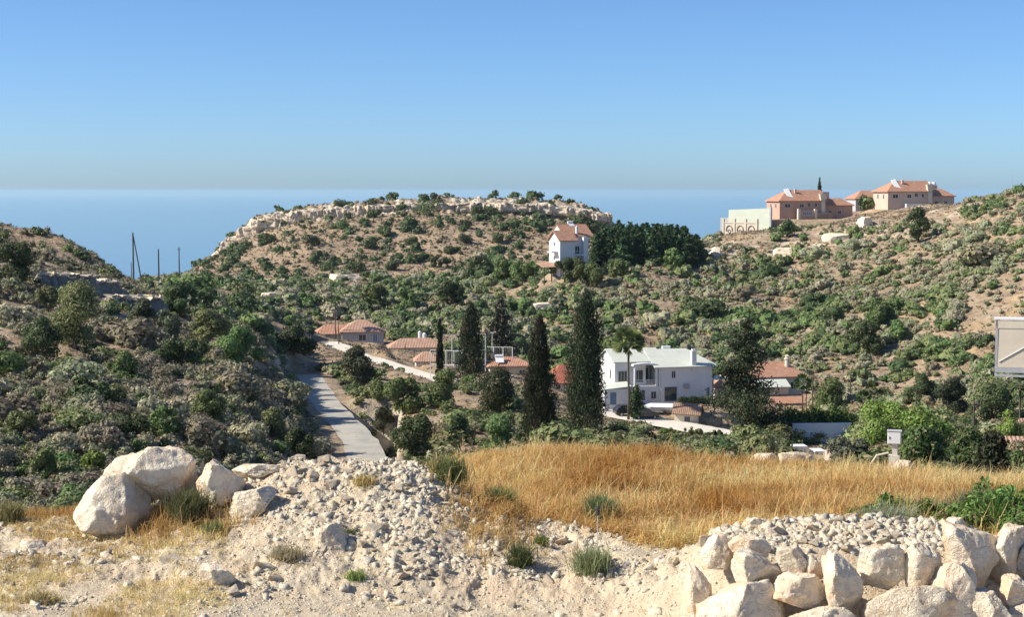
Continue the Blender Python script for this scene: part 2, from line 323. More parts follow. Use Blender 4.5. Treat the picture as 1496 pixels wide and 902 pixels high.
def tile_mat(name, a, b_, c_, period=.28):
    m, nt, out = mat_new(name); b = nd(nt, 'ShaderNodeBsdfPrincipled'); tc = nd(nt, 'ShaderNodeTexCoord').outputs['Object']
    n = noise(nt, 1.2, 8, .7, tc); r = ramp(nt, n.outputs[0], [(.3, a), (.5, b_), (.72, c_)])
    n2 = noise(nt, 5, 3, .8, tc); r2 = ramp(nt, n2.outputs[0], [(.35, .75), (.65, 1.15)])
    c = mixc(nt, 1.0, r.outputs[0], r2.outputs[0], 'MULTIPLY')
    nt.links.new(c, b.inputs['Base Color']); b.inputs['Roughness'].default_value = .85; b.inputs['Specular IOR Level'].default_value = .2
    w = nd(nt, 'ShaderNodeTexWave'); w.inputs['Scale'].default_value = 1 / period / 3.14; w.inputs['Distortion'].default_value = .3; nt.links.new(tc, w.inputs['Vector'])
    bp = nd(nt, 'ShaderNodeBump'); bp.inputs['Strength'].default_value = .6; bp.inputs['Distance'].default_value = .08
    nt.links.new(w.outputs[1], bp.inputs['Height']); nt.links.new(bp.outputs[0], b.inputs['Normal']); nt.links.new(b.outputs[0], out.inputs[0]); return m
M = {}
M['white'] = simple('white_render', (.80, .80, .785), .8, .06, .6, .2, 20, dirt=(.6, .58, .52))
M['cream'] = simple('cream_render', (.66, .60, .48), .85, .08, .6, .2, 20)
M['pink'] = simple('pink_render', (.52, .34, .26), .85, .1, .5, .2, 20)
M['pinkpale'] = simple('pale_pink_render', (.62, .47, .38), .85, .1, .5, .2, 20)
M['palegreen'] = simple('pale_wall', (.62, .66, .55), .85, .08, .5, .2, 20)
M['grey'] = simple('grey_render', (.45, .46, .47), .8, .1, .8)
M['brownwall'] = simple('brown_block', (.33, .24, .19), .85, .2, 3, .4, 20)
M['roofgreen'] = simple('pale_roof', (.60, .63, .56), .8, .08, .8, .3, 9, dirt=(.50, .53, .46))
M['terra'] = tile_mat('terracotta_tiles', (.40, .19, .125), (.49, .27, .18), (.56, .36, .27))
M['terraold'] = tile_mat('weathered_tiles', (.40, .23, .16), (.48, .30, .22), (.56, .40, .30))
M['terrared'] = tile_mat('red_tiles', (.36, .11, .07), (.42, .15, .10), (.46, .2, .14))
M['terrabrown'] = tile_mat('brown_tiles', (.24, .15, .11), (.33, .21, .15), (.42, .30, .22))
M['glass'] = simple('window_glass', (.035, .05, .065), .12, .2, 1, spec=.6)
M['shutter'] = simple('blue_shutter', (.16, .24, .33), .5, .1, 2)
M['frame'] = simple('white_frame', (.72, .72, .70), .5, .05, 2)
M['darkwood'] = simple('dark_wood', (.11, .07, .05), .75, .3, 4)
M['metal'] = simple('galvanised_metal', (.52, .54, .56), .45, .1, 3, metal=.4)
M['whitemetal'] = simple('white_metal', (.76, .77, .77), .5, .06, 3)
M['dark'] = simple('dark_metal', (.05, .05, .055), .5, .2, 3)
M['wood'] = simple('pole_wood', (.10, .085, .07), .85, .3, 5)
M['bark'] = simple('bark', (.12, .095, .07), .9, .3, 6, .5, 30)
M['carpaint'] = simple('dark_car_paint', (.03, .032, .04), .25, .1, 1, spec=.6)
M['rubber'] = simple('tyre_rubber', (.03, .03, .03), .85, .2, 3)
M['canvas'] = simple('white_canvas', (.72, .73, .74), .8, .1, 2)
M['red'] = simple('red_paint', (.5, .06, .04), .4, .1, 3)
M['pane_panel'] = simple('beige_panel', (.66, .60, .48), .6, .12, 1.2)
def road_mat():
    m, nt, out = mat_new('old_road_surface'); b = nd(nt, 'ShaderNodeBsdfPrincipled'); pos = nd(nt, 'ShaderNodeNewGeometry').outputs['Position']
    n = noise(nt, .35, 6, .6, pos); c = ramp(nt, n.outputs[0], [(.35, (.34, .335, .30)), (.65, (.44, .43, .39))]).outputs[0]
    v = nd(nt, 'ShaderNodeTexVoronoi'); v.inputs['Scale'].default_value = .12; nt.links.new(pos, v.inputs['Vector']); hs = nd(nt, 'ShaderNodeSeparateColor'); nt.links.new(v.outputs['Color'], hs.inputs[0])
    c = mixc(nt, mth(nt, 'MULTIPLY', ramp(nt, hs.outputs[0], [(.72, 0), (.74, .5)]).outputs[0], 1.0), c, (.33, .32, .30))
    e = nd(nt, 'ShaderNodeTexVoronoi'); e.feature = 'DISTANCE_TO_EDGE'; e.inputs['Scale'].default_value = .35; nn = noise(nt, .8, 3, .5, pos); a = nd(nt, 'ShaderNodeVectorMath'); a.operation = 'ADD'; nt.links.new(pos, a.inputs[0]); nt.links.new(nn.outputs[1], a.inputs[1]); nt.links.new(a.outputs[0], e.inputs['Vector'])
    c = mixc(nt, ramp(nt, e.outputs[0], [(0, .6), (.02, 0)]).outputs[0], c, (.24, .22, .19))
    d = noise(nt, .9, 7, .7, pos); c = mixc(nt, ramp(nt, d.outputs[0], [(.52, 0), (.64, .8)]).outputs[0], c, (.56, .46, .33))
    nt.links.new(c, b.inputs['Base Color']); b.inputs['Roughness'].default_value = .95; b.inputs['Specular IOR Level'].default_value = .1; nt.links.new(b.outputs[0], out.inputs[0]); return m
M['asphalt'] = road_mat()
M['concrete'] = simple('pale_concrete', (.70, .66, .57), .85, .14, .5, .25, 30, dirt=(.48, .42, .34))
M['ltrock'] = rock_mat('limestone_boulder', (.80, .71, .56), (.68, .56, .40), (.72, .47, .28))
M['ltstone'] = rock_mat('limestone_rubble', (.86, .79, .64), (.80, .70, .54), (.76, .62, .45), 3.0)
M['leaf'] = foliage_mat('foliage')
M['straw'] = foliage_mat('dry_grass', .35, .8)
# terrain
def terrain_material():
    m, nt, out = mat_new('terrain_soil'); b = nd(nt, 'ShaderNodeBsdfPrincipled')
    geo = nd(nt, 'ShaderNodeNewGeometry'); pos = geo.outputs['Position']
    def att(n): a = nd(nt, 'ShaderNodeAttribute'); a.attribute_name = n; return a.outputs['Fac']
    near, gold, lime, pink = att('near'), att('gold'), att('lime'), att('reddish')
    # hillside: dry grass / brown litter / pinkish soil
    n1 = noise(nt, .09, 9, .65, pos, .3); n2 = noise(nt, .6, 6, .65, pos); n3 = noise(nt, .03, 5, .6, pos)
    hill = ramp(nt, n2.outputs[0], [(.32, (.20, .15, .105)), (.48, (.29, .22, .155)), (.66, (.42, .32, .21))]).outputs[0]
    grass = ramp(nt, n2.outputs[0], [(.3, (.36, .25, .13)), (.55, (.50, .36, .19)), (.75, (.58, .44, .25))]).outputs[0]
    c = mixc(nt, ramp(nt, n1.outputs[0], [(.5, 0), (.64, .75)]).outputs[0], hill, grass)
    redc = ramp(nt, n2.outputs[0], [(.3, (.28, .205, .14)), (.7, (.44, .33, .22))]).outputs[0]
    c = mixc(nt, mth(nt, 'MULTIPLY', pink, .8), c, redc)
    limec = ramp(nt, n2.outputs[0], [(.3, (.46, .40, .31)), (.6, (.68, .62, .51))]).outputs[0]
    nz = nd(nt, 'ShaderNodeSeparateXYZ'); nt.links.new(geo.outputs['Normal'], nz.inputs[0])
    steep = ramp(nt, nz.outputs[2], [(.55, 1), (.72, 0)]).outputs[0]
    lf = mth(nt, 'MAXIMUM', mth(nt, 'MULTIPLY', ramp(nt, noise(nt, .16, 7, .6, pos, .6).outputs[0], [(.5, 0), (.56, 1)]).outputs[0], lime), mth(nt, 'MULTIPLY', steep, .75), True)
    c = mixc(nt, lf, c, limec)
    # foreground: crushed limestone and sandy dust, straw-littered soil
    f1 = noise(nt, 1.6, 8, .65, pos); f2 = noise(nt, 22, 6, .7, pos)
    grav = ramp(nt, f2.outputs[0], [(.3, (.55, .45, .32)), (.5, (.70, .60, .44)), (.7, (.78, .69, .53))]).outputs[0]
    dust = ramp(nt, f1.outputs[0], [(.3, (.58, .43, .28)), (.7, (.68, .53, .37))]).outputs[0]
    fg = mixc(nt, ramp(nt, f1.outputs[0], [(.42, 0), (.6, .8)]).outputs[0], grav, dust)
    gl = ramp(nt, f2.outputs[0], [(.3, (.26, .17, .08)), (.7, (.42, .29, .14))]).outputs[0]
    c2 = mixc(nt, gold, fg, gl)
    c = mixc(nt, near, c, mixc(nt, mth(nt, 'MULTIPLY', ramp(nt, nz.outputs[2], [(.25, 1), (.55, 0)]).outputs[0], .8), c2, (.42, .28, .17)))
    nt.links.new(c, b.inputs['Base Color']); b.inputs['Roughness'].default_value = .95; b.inputs['Specular IOR Level'].default_value = .1
    # roughness of the ground itself: big lumps far away, grit close by
    hb = mth(nt, 'ADD', mth(nt, 'MULTIPLY', n2.outputs[0], mth(nt, 'SUBTRACT', 1.0, near)), mth(nt, 'MULTIPLY', mth(nt, 'MULTIPLY', f2.outputs[0], .09), near))
    bp = nd(nt, 'ShaderNodeBump'); bp.inputs['Strength'].default_value = .8; bp.inputs['Distance'].default_value = .8
    nt.links.new(hb, bp.inputs['Height']); nt.links.new(bp.outputs[0], b.inputs['Normal']); nt.links.new(b.outputs[0], out.inputs[0]); return m
M['terrain'] = terrain_material()
def sea_material():
    m, nt, out = mat_new('sea_water'); b = nd(nt, 'ShaderNodeBsdfPrincipled'); pos = nd(nt, 'ShaderNodeNewGeometry').outputs['Position']
    b.inputs['Base Color'].default_value = (.035, .12, .20, 1); b.inputs['Roughness'].default_value = .12; b.inputs['IOR'].default_value = 1.33
    n = noise(nt, .02, 6, .6, pos); bp = nd(nt, 'ShaderNodeBump'); bp.inputs['Strength'].default_value = .25; bp.inputs['Distance'].default_value = 4
    nt.links.new(n.outputs[0], bp.inputs['Height']); nt.links.new(bp.outputs[0], b.inputs['Normal']); nt.links.new(b.outputs[0], out.inputs[0]); return m
M['sea'] = sea_material()
# ------------------------------------------------------------------ foliage builders (numpy)
def unit(a): return a / np.maximum(np.linalg.norm(a, axis=-1, keepdims=True), 1e-9)
def rand_dir(n, rng, up=0.0):
    d = rng.normal(size=(n, 3)); d[:, 2] += up; return unit(d)
def leaf_quads(pos, nrm, size, rng, aspect=1.5):
    n = len(pos); t = unit(np.cross(nrm, rng.normal(size=(n, 3)))); b = np.cross(nrm, t)
    s = np.asarray(size).reshape(-1, 1) * np.ones((n, 1)); t = t * s * aspect * .5; b = b * s * .5
    V = np.stack([pos - t, pos - b * .9 + t * .1, pos + t, pos + b * .9 + t * .1], 1)      # pointed leaf-clump shape
    return V.reshape(-1, 3)
def blob_leaves(n, centers, radii, leaf, rng, jit=.55, up=.25, inner=.35, squash=1.0):
    """leaves on and in a cluster of lobes"""
    centers = np.asarray(centers, float); radii = np.asarray(radii, float)
    w = radii ** 2; idx = rng.choice(len(centers), n, p=w / w.sum())
    d = rand_dir(n, rng, up); r = radii[idx] * (1 - inner * rng.random(n) ** 2) * (1 + .13 * rng.normal(size=n))
    pos = centers[idx] + d * r[:, None] * np.array([1, 1, squash])
    nrm = unit(d + jit * rng.normal(size=(n, 3)))
    return leaf_quads(pos, nrm, leaf * rng.uniform(.6, 1.4, n), rng)
def quads(nv): return np.arange(nv, dtype=np.int32).reshape(-1, 4)
def tints(n, base, rng, var=.22, alt=None, pa=.0):
    base = np.array(base, float); c = base[None] * (1 + var * rng.normal(size=(n, 1))) * (1 + .06 * rng.normal(size=(n, 3)))
    if alt is not None:
        m = rng.random(n) < pa; c[m] = np.array(alt) * (1 + var * rng.normal(size=(m.sum(), 1)))
    return np.repeat(np.clip(c, .01, .8), 4, 0)
SAGE = (.285, .295, .18); OLIVE = (.205, .235, .098); DARK = (.082, .12, .047); GREEN = (.145, .205, .07); BROWN = (.33, .265, .165); GREYB = (.35, .32, .22); LIVE = (.21, .31, .07)
_da = [(a_, e_) for e_ in (-.25, .35, .85, 1.25) for a_ in np.linspace(0, 2 * np.pi, 8, endpoint=False)]
_D0 = np.array([[math.cos(a) * math.cos(e), math.sin(a) * math.cos(e), math.sin(e)] for a, e in _da] + [[0, 0, 1.0]])
_DF = np.array([(r * 8 + k, r * 8 + (k + 1) % 8, (r + 1) * 8 + (k + 1) % 8, (r + 1) * 8 + k) for r in range(3) for k in range(8)] + [(24 + k, 24 + k + 1, 24 + (k + 2) % 8, 32) for k in (0, 2, 4, 6)])
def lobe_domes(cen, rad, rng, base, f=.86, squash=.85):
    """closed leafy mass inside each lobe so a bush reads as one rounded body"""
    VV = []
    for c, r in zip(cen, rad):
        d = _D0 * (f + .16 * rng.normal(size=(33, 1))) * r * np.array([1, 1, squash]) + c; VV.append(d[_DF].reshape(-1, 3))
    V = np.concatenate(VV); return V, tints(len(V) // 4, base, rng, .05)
def shrub_geo(rng, n, r=1.0, hr=.75, leaf=.12, base=OLIVE, lobes=6, alt=BROWN, pa=.05, dome=0):
    k = lobes; a = rng.random(k) * 6.283; q = np.sqrt(rng.random(k)) * .58 * r
    cen = np.stack([q * np.cos(a), q * np.sin(a), hr * r * rng.uniform(.15, .85, k)], 1); rad = r * rng.uniform(.3, .52, k)
    cen[0] = (0, 0, hr * r * .5); rad[0] = .6 * r
    V = blob_leaves(n, cen, rad, leaf, rng, .3, .35, .28, .85); V[:, 2] = np.maximum(V[:, 2], -.1 * r); T = tints(n, base, rng, .13, alt, pa)
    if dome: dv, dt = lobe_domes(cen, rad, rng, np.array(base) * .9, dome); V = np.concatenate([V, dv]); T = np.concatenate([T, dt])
    return V, T
def tree_parts(rng, n, h, w, base=OLIVE, leaf=.22, trunk_h=.25, alt=BROWN, pa=.05, lobes=16, tr=None, limbs=5, dome=.6):
    """broad crown; returns crown geo and trunk MB (tapered trunk with limbs)"""
    t0 = h * trunk_h; ch = h - t0 * .7; R0 = w / 2
    a = rng.random(lobes) * 6.283; zz = rng.random(lobes); prof = np.sqrt(np.maximum(.12, 1 - (2 * zz - .85) ** 2 * .8)); q = np.sqrt(rng.random(lobes)) * R0 * .72 * prof
    cen = np.stack([q * np.cos(a), q * np.sin(a), t0 * .9 + ch * (.12 + .7 * zz)], 1)
    rad = min(R0, ch * .5) * rng.uniform(.26, .5, lobes)
    V = blob_leaves(n, cen, rad, leaf, rng, .33, .3, .35, .9); T = tints(n, base, rng, .16, alt, pa)
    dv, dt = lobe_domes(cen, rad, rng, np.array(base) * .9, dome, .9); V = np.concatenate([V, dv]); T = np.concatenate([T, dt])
    m = MB(); r = tr or max(.08, h * .03); lean = rng.normal(size=2) * .04 * h
    top = Vector((lean[0], lean[1], t0 + ch * .45)); m.tube([(0, 0, -.4), (lean[0] * .3, lean[1] * .3, t0 * .6), (lean[0] * .6, lean[1] * .6, t0 * 1.1), top], [r * 1.25, r, r * .85, r * .35], 8)
    for i in range(limbs):
        c = cen[i % lobes]; st = Vector((lean[0] * .5, lean[1] * .5, t0 * (.7 + .4 * rng.random()))); e = Vector(c)
        mid = (st + e) / 2 + Vector((0, 0, .05 * h)); m.tube([st, mid, e], [r * .5, r * .32, r * .1], 6)
    return V, T, m
def cypress_geo(rng, n, h, w, base=DARK, leaf=.2, alt=(.12, .09, .06), pa=.07, power=.5):
    """column of many upright sprays; each spray is a small flame-shaped clump"""
    k = int(np.clip(h * w * 5, 40, 190)); zf = rng.random(k) ** .85; prof = np.minimum(1, zf / .10 + .45) * np.clip(1 - zf, 0, 1) ** power
    a = rng.random(k) * 6.283; skew = 1 + .22 * (vnoise(np.cos(a) + 5, zf * 5 + np.sin(a), int(rng.integers(1e6))) - .5) * 2
    R_ = w / 2 * prof * skew; cr = (.10 + .13 * rng.random(k)) * w * (.45 + .55 * prof); rr = np.maximum(0, R_ * rng.uniform(.6, 1.1, k) - cr * .45)
    cen = np.stack([rr * np.cos(a), rr * np.sin(a), .03 * h + zf * h * .95], 1); idx = rng.choice(k, n, p=(cr ** 1.5) / (cr ** 1.5).sum())
    d = rand_dir(n, rng, .2); q = cr[idx] * (1 - .3 * rng.random(n)); pos = cen[idx] + d * q[:, None] * np.array([1, 1, 2.3])
    m = rng.random(n) < .12; pos[m, :2] *= .45                                                # inner fill so no light comes through
    t = unit(np.stack([.35 * d[:, 0], .35 * d[:, 1], np.ones(n)], 1) + .3 * rng.normal(size=(n, 3))); nrm = unit(d * np.array([1, 1, .4]) + .35 * rng.normal(size=(n, 3))); b = unit(np.cross(nrm, t)); s = (leaf * rng.uniform(.6, 1.4, n))[:, None]
    V = np.stack([pos - t * s * .6, pos - b * s * .34, pos + t * s, pos + b * s * .34], 1).reshape(-1, 3)
    T = tints(n, base, rng, .25, alt, pa * .4).reshape(n, 4, 3); cm = rng.random(k) < pa; T[cm[idx]] = (np.array(alt) * 1.2)[None, None]
    return V, T.reshape(-1, 3)
def conifer_geo(rng, n, h, w, base=DARK, leaf=.25, tiers=14, gap=.5, alt=(.10, .09, .06), pa=.1, bare=.1):
    """loose pine / casuarina: many separate drooping boughs with gaps between"""
    nb = tiers * 5; zf = bare + (1 - bare) * (np.arange(nb) + rng.random(nb)) / nb; a = rng.random(nb) * 6.283
    L = w / 2 * np.clip(1 - zf, .04, 1) ** .7 * rng.uniform(.55, 1.15, nb) * np.minimum(1, (zf - bare) / .12 + .45)
    k = rng.choice(nb, n, p=(L + .1) / (L + .1).sum()); t = rng.random(n) ** .7
    up = (.10 + .25 * zf[k]); pos = np.stack([np.cos(a[k]) * L[k] * t, np.sin(a[k]) * L[k] * t, h * zf[k] * .97 + L[k] * t * up * 1.6], 1)
    sp = (.10 + .16 * (1 - t)) * L[k] + .12
    pos += rng.normal(size=(n, 3)) * sp[:, None] * np.array([1, 1, .55])
    V = leaf_quads(pos, rand_dir(n, rng, .6), leaf * rng.uniform(.6, 1.4, n), rng, 2.0)
    m = MB(); m.tube([(0, 0, -.4), (0, 0, h * .5), (0, 0, h * .97)], [h * .018 + .05, h * .011 + .03, .02], 8)
    for i in range(0, nb, 3): m.tube([(0, 0, h * zf[i] * .97 - .1), (math.cos(a[i]) * L[i] * .8, math.sin(a[i]) * L[i] * .8, h * zf[i] * .97 + L[i] * up[0] * .8)], [.05 + .003 * h, .015], 5)
    return V, tints(n, base, rng, .28, alt, pa), m
def tree_thing(name, label, cat, p, crown, trunk, group=None, leafmat=None, rz=0):
    root = empty(name, p, rz); tag(root, label, cat, group)
    c = np_mesh('crown', crown[0], quads(len(crown[0])), leafmat or M['leaf'], root, tint=crown[1])
    if trunk is not None: trunk.build('trunk', M['bark'], root, True)
    return root
def copy_tree(o, parent=None):
    c = o.copy(); C.objects.link(c); c.parent = parent
    for ch in o.children: copy_tree(ch, c)
    return c
def blades(pos, length, width, rng, spread=.5, droop=.35, seg=2, base=(.5, .34, .14), var=.2, wind=0.0):
    n = len(pos); a = rng.random(n) * 6.283; lean = np.abs(rng.normal(size=n)) * spread
    d = unit(np.stack([np.cos(a) * lean + wind, np.sin(a) * lean, np.ones(n)], 1)); side = unit(np.stack([-np.sin(a + rng.normal(size=n)), np.cos(a), 0 * a], 1))
    L = length * rng.uniform(.55, 1.25, n); w = width * rng.uniform(.6, 1.3, n)
    h = np.stack([np.cos(a), np.sin(a), -.8 + 0 * a], 1)
    p1 = pos + d * (L * .55)[:, None]; p2 = pos + d * L[:, None] + h * (L * droop * rng.random(n))[:, None]
    V = np.stack([pos - side * w[:, None] * .5, pos + side * w[:, None] * .5, p1 + side * w[:, None] * .45, p1 - side * w[:, None] * .45,
                  p1 - side * w[:, None] * .45, p1 + side * w[:, None] * .45, p2 + side * w[:, None] * .2, p2 - side * w[:, None] * .2], 1)
    c = np.array(base)[None] * (1 + var * rng.normal(size=(n, 1))) * (1 + .05 * rng.normal(size=(n, 3)))
    return V.reshape(-1, 3), np.repeat(np.clip(c, .01, .8), 8, 0)
# ------------------------------------------------------------------ sites (house corner survey points) pressed into the terrain, then roads
def site(u, v, Y, yaw, cx, cy, r, soft=5):
    p = P(u, v, Y); a = R(yaw); c = (p.x + cx * math.cos(a) - cy * math.sin(a), p.y + cx * math.sin(a) + cy * math.cos(a))
    press_pad(c[0], c[1], r, p.z - .05, soft); return p
SITE = {}
SITE['mansion'] = site(898, 592, 250, 15, 5, 2.5, 11, 5)
SITE['tower'] = site(818, 396, 380, 24, 6, 4, 5, 6)
SITE['villa_a'] = site(1139, 320, 500, 18, 11, 6, 13, 5)
SITE['villa_b'] = site(1297, 306, 505, 18, 12, 6, 13, 5)
SITE['villa_mid'] = site(1250, 308, 525, 12, 5, 5, 7, 5)
SITE['house_r'] = site(1092, 598, 262, 15, 5, 4, 9, 4)
SITE['house_l'] = site(806, 600, 262, 12, 3, 3, 7, 4)
SITE['bung_a'] = site(500, 506, 300, 10, 5, 4, 9, 4)
SITE['bung_b'] = site(584, 524, 285, 8, 4, 3, 6, 3)
SITE['bung_c'] = site(608, 541, 262, 6, 2, 3, 4, 3)
SITE['bung_d'] = site(716, 552, 258, 8, 4, 3, 6, 3)
ZG0 = ZG.copy()
press_road('lane', [], 4.1, 100, 3.0,
    pts=[P(540, 682, 132), P(535, 660, 144), P(521, 638, 158), P(500, 615, 174), P(478, 592, 193), (P(463, 570, 212)), P(455, 553, 230), P(448, 548, 240)])
press_road('track', [], 3.6, 100, 3.0, pts=[P(478, 500, 288), P(500, 508, 280), P(530, 520, 270), P(562, 531, 262), P(596, 542, 254), P(628, 551, 247), P(660, 560, 242)])
press_road('driveway', [], 7.0, 100, 2.0, pts=[P(878, 601, 245), P(905, 606, 243), P(945, 613, 240), P(985, 621, 236), P(1025, 628, 232), P(1070, 636, 229)])
def open_view(pix, ymax, ymin=62, soft=40.):
    """lower the ground in front of a place that the photograph shows unobstructed"""
    us = [p[0] for p in pix]; vs = [p[1] for p in pix]
    u, v = proj(XE, np.maximum(YE, 20), ZG); vc = np.interp(u, us, vs); zc = Pn(u, vc, np.maximum(YE, 20))[2]
    w = sstep(us[0] - soft, us[0], u) * (1 - sstep(us[-1], us[-1] + soft, u)) * (YE > ymin) * (1 - sstep(ymax - 3, ymax, YE))
    ZG[:] = np.where(ZG > zc, ZG * (1 - w) + zc * w, ZG)
open_view([(862, 610), (905, 618), (945, 626), (985, 634), (1025, 641), (1075, 648)], 241)
open_view([(445, 560), (470, 600), (500, 640), (530, 672), (575, 676)], 196, 62, 12)
open_view([(452, 510), (500, 520), (560, 540), (640, 562), (690, 572)], 240, 62, 20)
open_view([(455, 500), (520, 509), (572, 512)], 292, 200, 10); open_view([(575, 526), (650, 535)], 278, 200, 10)
open_view([(690, 560), (780, 566), (870, 606)], 240, 62, 20); open_view([(1035, 604), (1110, 606), (1200, 606)], 245, 62, 20)
open_view([(795, 396), (850, 398)], 374, 250, 20)
open_view([(1150, 664), (1250, 664)], 145, 80, 15)
ZG[:] = np.where((YE[None] > 60)[0] & (YE < 500), smooth(smooth(ZG, 3, 0), 3, 1), ZG)
# ------------------------------------------------------------------ terrain mesh
def build_terrain():
    V = np.stack([XE, YE, ZG], 2).reshape(-1, 3)
    ii = (np.arange(NC - 1)[:, None] * NR + np.arange(NR - 1)[None, :]).reshape(-1)
    Fq = np.stack([ii, ii + NR, ii + NR + 1, ii + 1], 1)
    o = np_mesh('ground_terrain', V, Fq, M['terrain'], smooth_=True); tag(o, kind='structure')
    u, v = proj(V[:, 0], V[:, 1], V[:, 2]); x, y, z = V.T
    near = 1 - sstep(44, 60, y)
    gold = field_mask(u, v, x, y)
    lime = np.zeros(len(V)) + .12
    lime += .9 * sstep(628, 636, y) * (1 - sstep(650, 655, y))
    lime += .8 * np.exp(-((u - 1210) / 130.) ** 2 - ((v - (352 - (u - 1210) * .17)) / 16.) ** 2)
    lime += .7 * np.exp(-((u - 1060) / 30.) ** 2 - ((v - 370) / 14.) ** 2)
    lime += .9 * np.exp(-((u - 500) / 90.) ** 2 - ((v - 418) / 14.) ** 2)
    lime += .5 * np.exp(-((u - 200) / 130.) ** 2 - ((v - 620) / 70.) ** 2)
    lime += .45 * np.exp(-((u - 560) / 40.) ** 2 - ((v - 620) / 50.) ** 2)
    lime += .8 * np.exp(-((u - 1390) / 50.) ** 2 - ((v - 303) / 9.) ** 2)
    red = .12 * (u > 830) * (y > 230) * (y < 510) + sstep(520, 560, y) * (1 - .5 * fbm(x / 30, y / 30, 77, 3)) * .7 + .35 * (u < 420) * (y > 60) * (y < 180)
    for nme, arr in (('near', near), ('gold', gold), ('lime', np.clip(lime, 0, 1)), ('reddish', np.clip(red, 0, 1))):
        a = o.data.attributes.new(nme, 'FLOAT', 'POINT'); a.data.foreach_set('value', arr.astype(np.float32))
    return o
def field_mask(u, v, x, y):
    """1 inside the field of tall dry grass behind the rubble bank"""
    lo = np.interp(u, [560, 600, 640, 700, 760, 830, 900, 960, 1000, 1040, 1060, 1100, 1400, 1500, 1700], [29.9, 29.4, 28.8, 28.2, 28.4, 28.2, 27.2, 26.6, 26.4, 26.6, 26.3, 26.2, 26.2, 26.0, 26])
    ex = .9 * fbm(x * .9, y * .9, 91, 3)
    return sstep(lo - .5 + ex * 1.4, lo + .9 + ex * 1.4, y) * (1 - sstep(50, 56, y)) * sstep(590, 640, u + 20 * ex)
TERRAIN = build_terrain()
def road_mesh(nme, width, mat, label_name):
    Q = ROADPTS[nme]; d = np.gradient(Q[:, :2], axis=0); d /= np.linalg.norm(d, axis=1)[:, None]; nr = np.stack([-d[:, 1], d[:, 0]], 1)
    k = 7; off = np.linspace(-.5, .5, k) * width; V = []
    for i in range(len(Q)):
        for o_ in off:
            wob = .35 * (float(vnoise(i * .28, o_ * 3, 4)) - .5) if abs(o_) > width * .45 else 0
            x = Q[i, 0] + nr[i, 0] * (o_ + wob); y = Q[i, 1] + nr[i, 1] * (o_ + wob); V.append((x, y, Q[i, 2] + .06 - .02 * abs(o_)))
    ii = (np.arange(len(Q) - 1)[:, None] * k + np.arange(k - 1)[None]).reshape(-1)
    o = np_mesh(label_name, V, np.stack([ii, ii + 1, ii + k + 1, ii + k], 1), mat, smooth_=True); tag(o, kind='structure'); return o
road_mesh('lane', 3.4, M['asphalt'], 'road'); road_mesh('track', 3.8, M['concrete'], 'road_track'); road_mesh('driveway', 6.5, M['concrete'], 'driveway')
# ------------------------------------------------------------------ buildings (local x along the front, local y away from the camera)
def window(par, face, a, z, w, h, at, pane=None, name='window', rails=1, fr='frame', depth=.06):
    """face 'f' front wall at y=at spanning x from a; 'l' left wall at x=at spanning y from a"""
    f = MB(); g = MB(); t = .07
    def bx(mb, u0, u1, z0, z1, d0, d1):
        if face == 'f': mb.box(u0, u1, at - d1, at - d0, z0, z1)
        else: mb.box(at - d1, at - d0, u0, u1, z0, z1)
    bx(f, a, a + t, z, z + h, .003, depth); bx(f, a + w - t, a + w, z, z + h, .003, depth); bx(f, a + t, a + w - t, z, z + t, .003, depth); bx(f, a + t, a + w - t, z + h - t, z + h, .003, depth)
    for k in range(rails):
        q = a + w * (k + 1) / (rails + 1); bx(f, q - .025, q + .025, z + t, z + h - t, .012, depth - .01)
    bx(g, a + t, a + w - t, z + t, z + h - t, .002, .01)
    o = f.build(name, M[fr], par); g.build('pane', M[pane or 'glass'], o); return o
def house(name, label, p, yaw, cat='house', group=None):
    return tag(empty(name, p, R(yaw)), label, cat, group)
def chimney(par, x, y, z0, z1, w=.7, mat='white'):
    m = MB().box(x, x + w, y, y + w, z0, z1 - .25).box(x - .08, x + w + .08, y - .08, y + w + .08, z1 - .25, z1 - .12).box(x + .1, x + w - .1, y + .1, y + w - .1, z1 - .12, z1 + .12)
    return m.build('chimney', M[mat], par)
def heater(par, x, y, z):
    m = MB().tube([(x, y, z + .9), (x + 1.3, y, z + .9)], .28, 12).box(x, x + .06, y - .05, y + .05, z, z + .7).box(x + 1.24, x + 1.3, y - .05, y + .05, z, z + .7)
    m.add([(x, y - 1.2, z + .05), (x + 1.3, y - 1.2, z + .05), (x + 1.3, y - .2, z + .75), (x, y - .2, z + .75), (x, y - 1.2, z - .02), (x + 1.3, y - 1.2, z - .02), (x + 1.3, y - .2, z + .68), (x, y - .2, z + .68)], [(0, 1, 2, 3), (7, 6, 5, 4), (0, 4, 5, 1), (3, 2, 6, 7)])
    return m.build('water_heater', M['whitemetal'], par)
def railing(par, x0, x1, y, z, h=.95, n=10, name='railing', mat='whitemetal'):
    m = MB().box(x0, x1, y - .025, y + .025, z + h - .06, z + h).box(x0, x1, y - .02, y + .02, z + .08, z + .12)
    for k in range(n + 1): q = x0 + (x1 - x0) * k / n; m.box(q - .015, q + .015, y - .015, y + .015, z, z + h - .06)
    return m.build(name, M[mat], par)
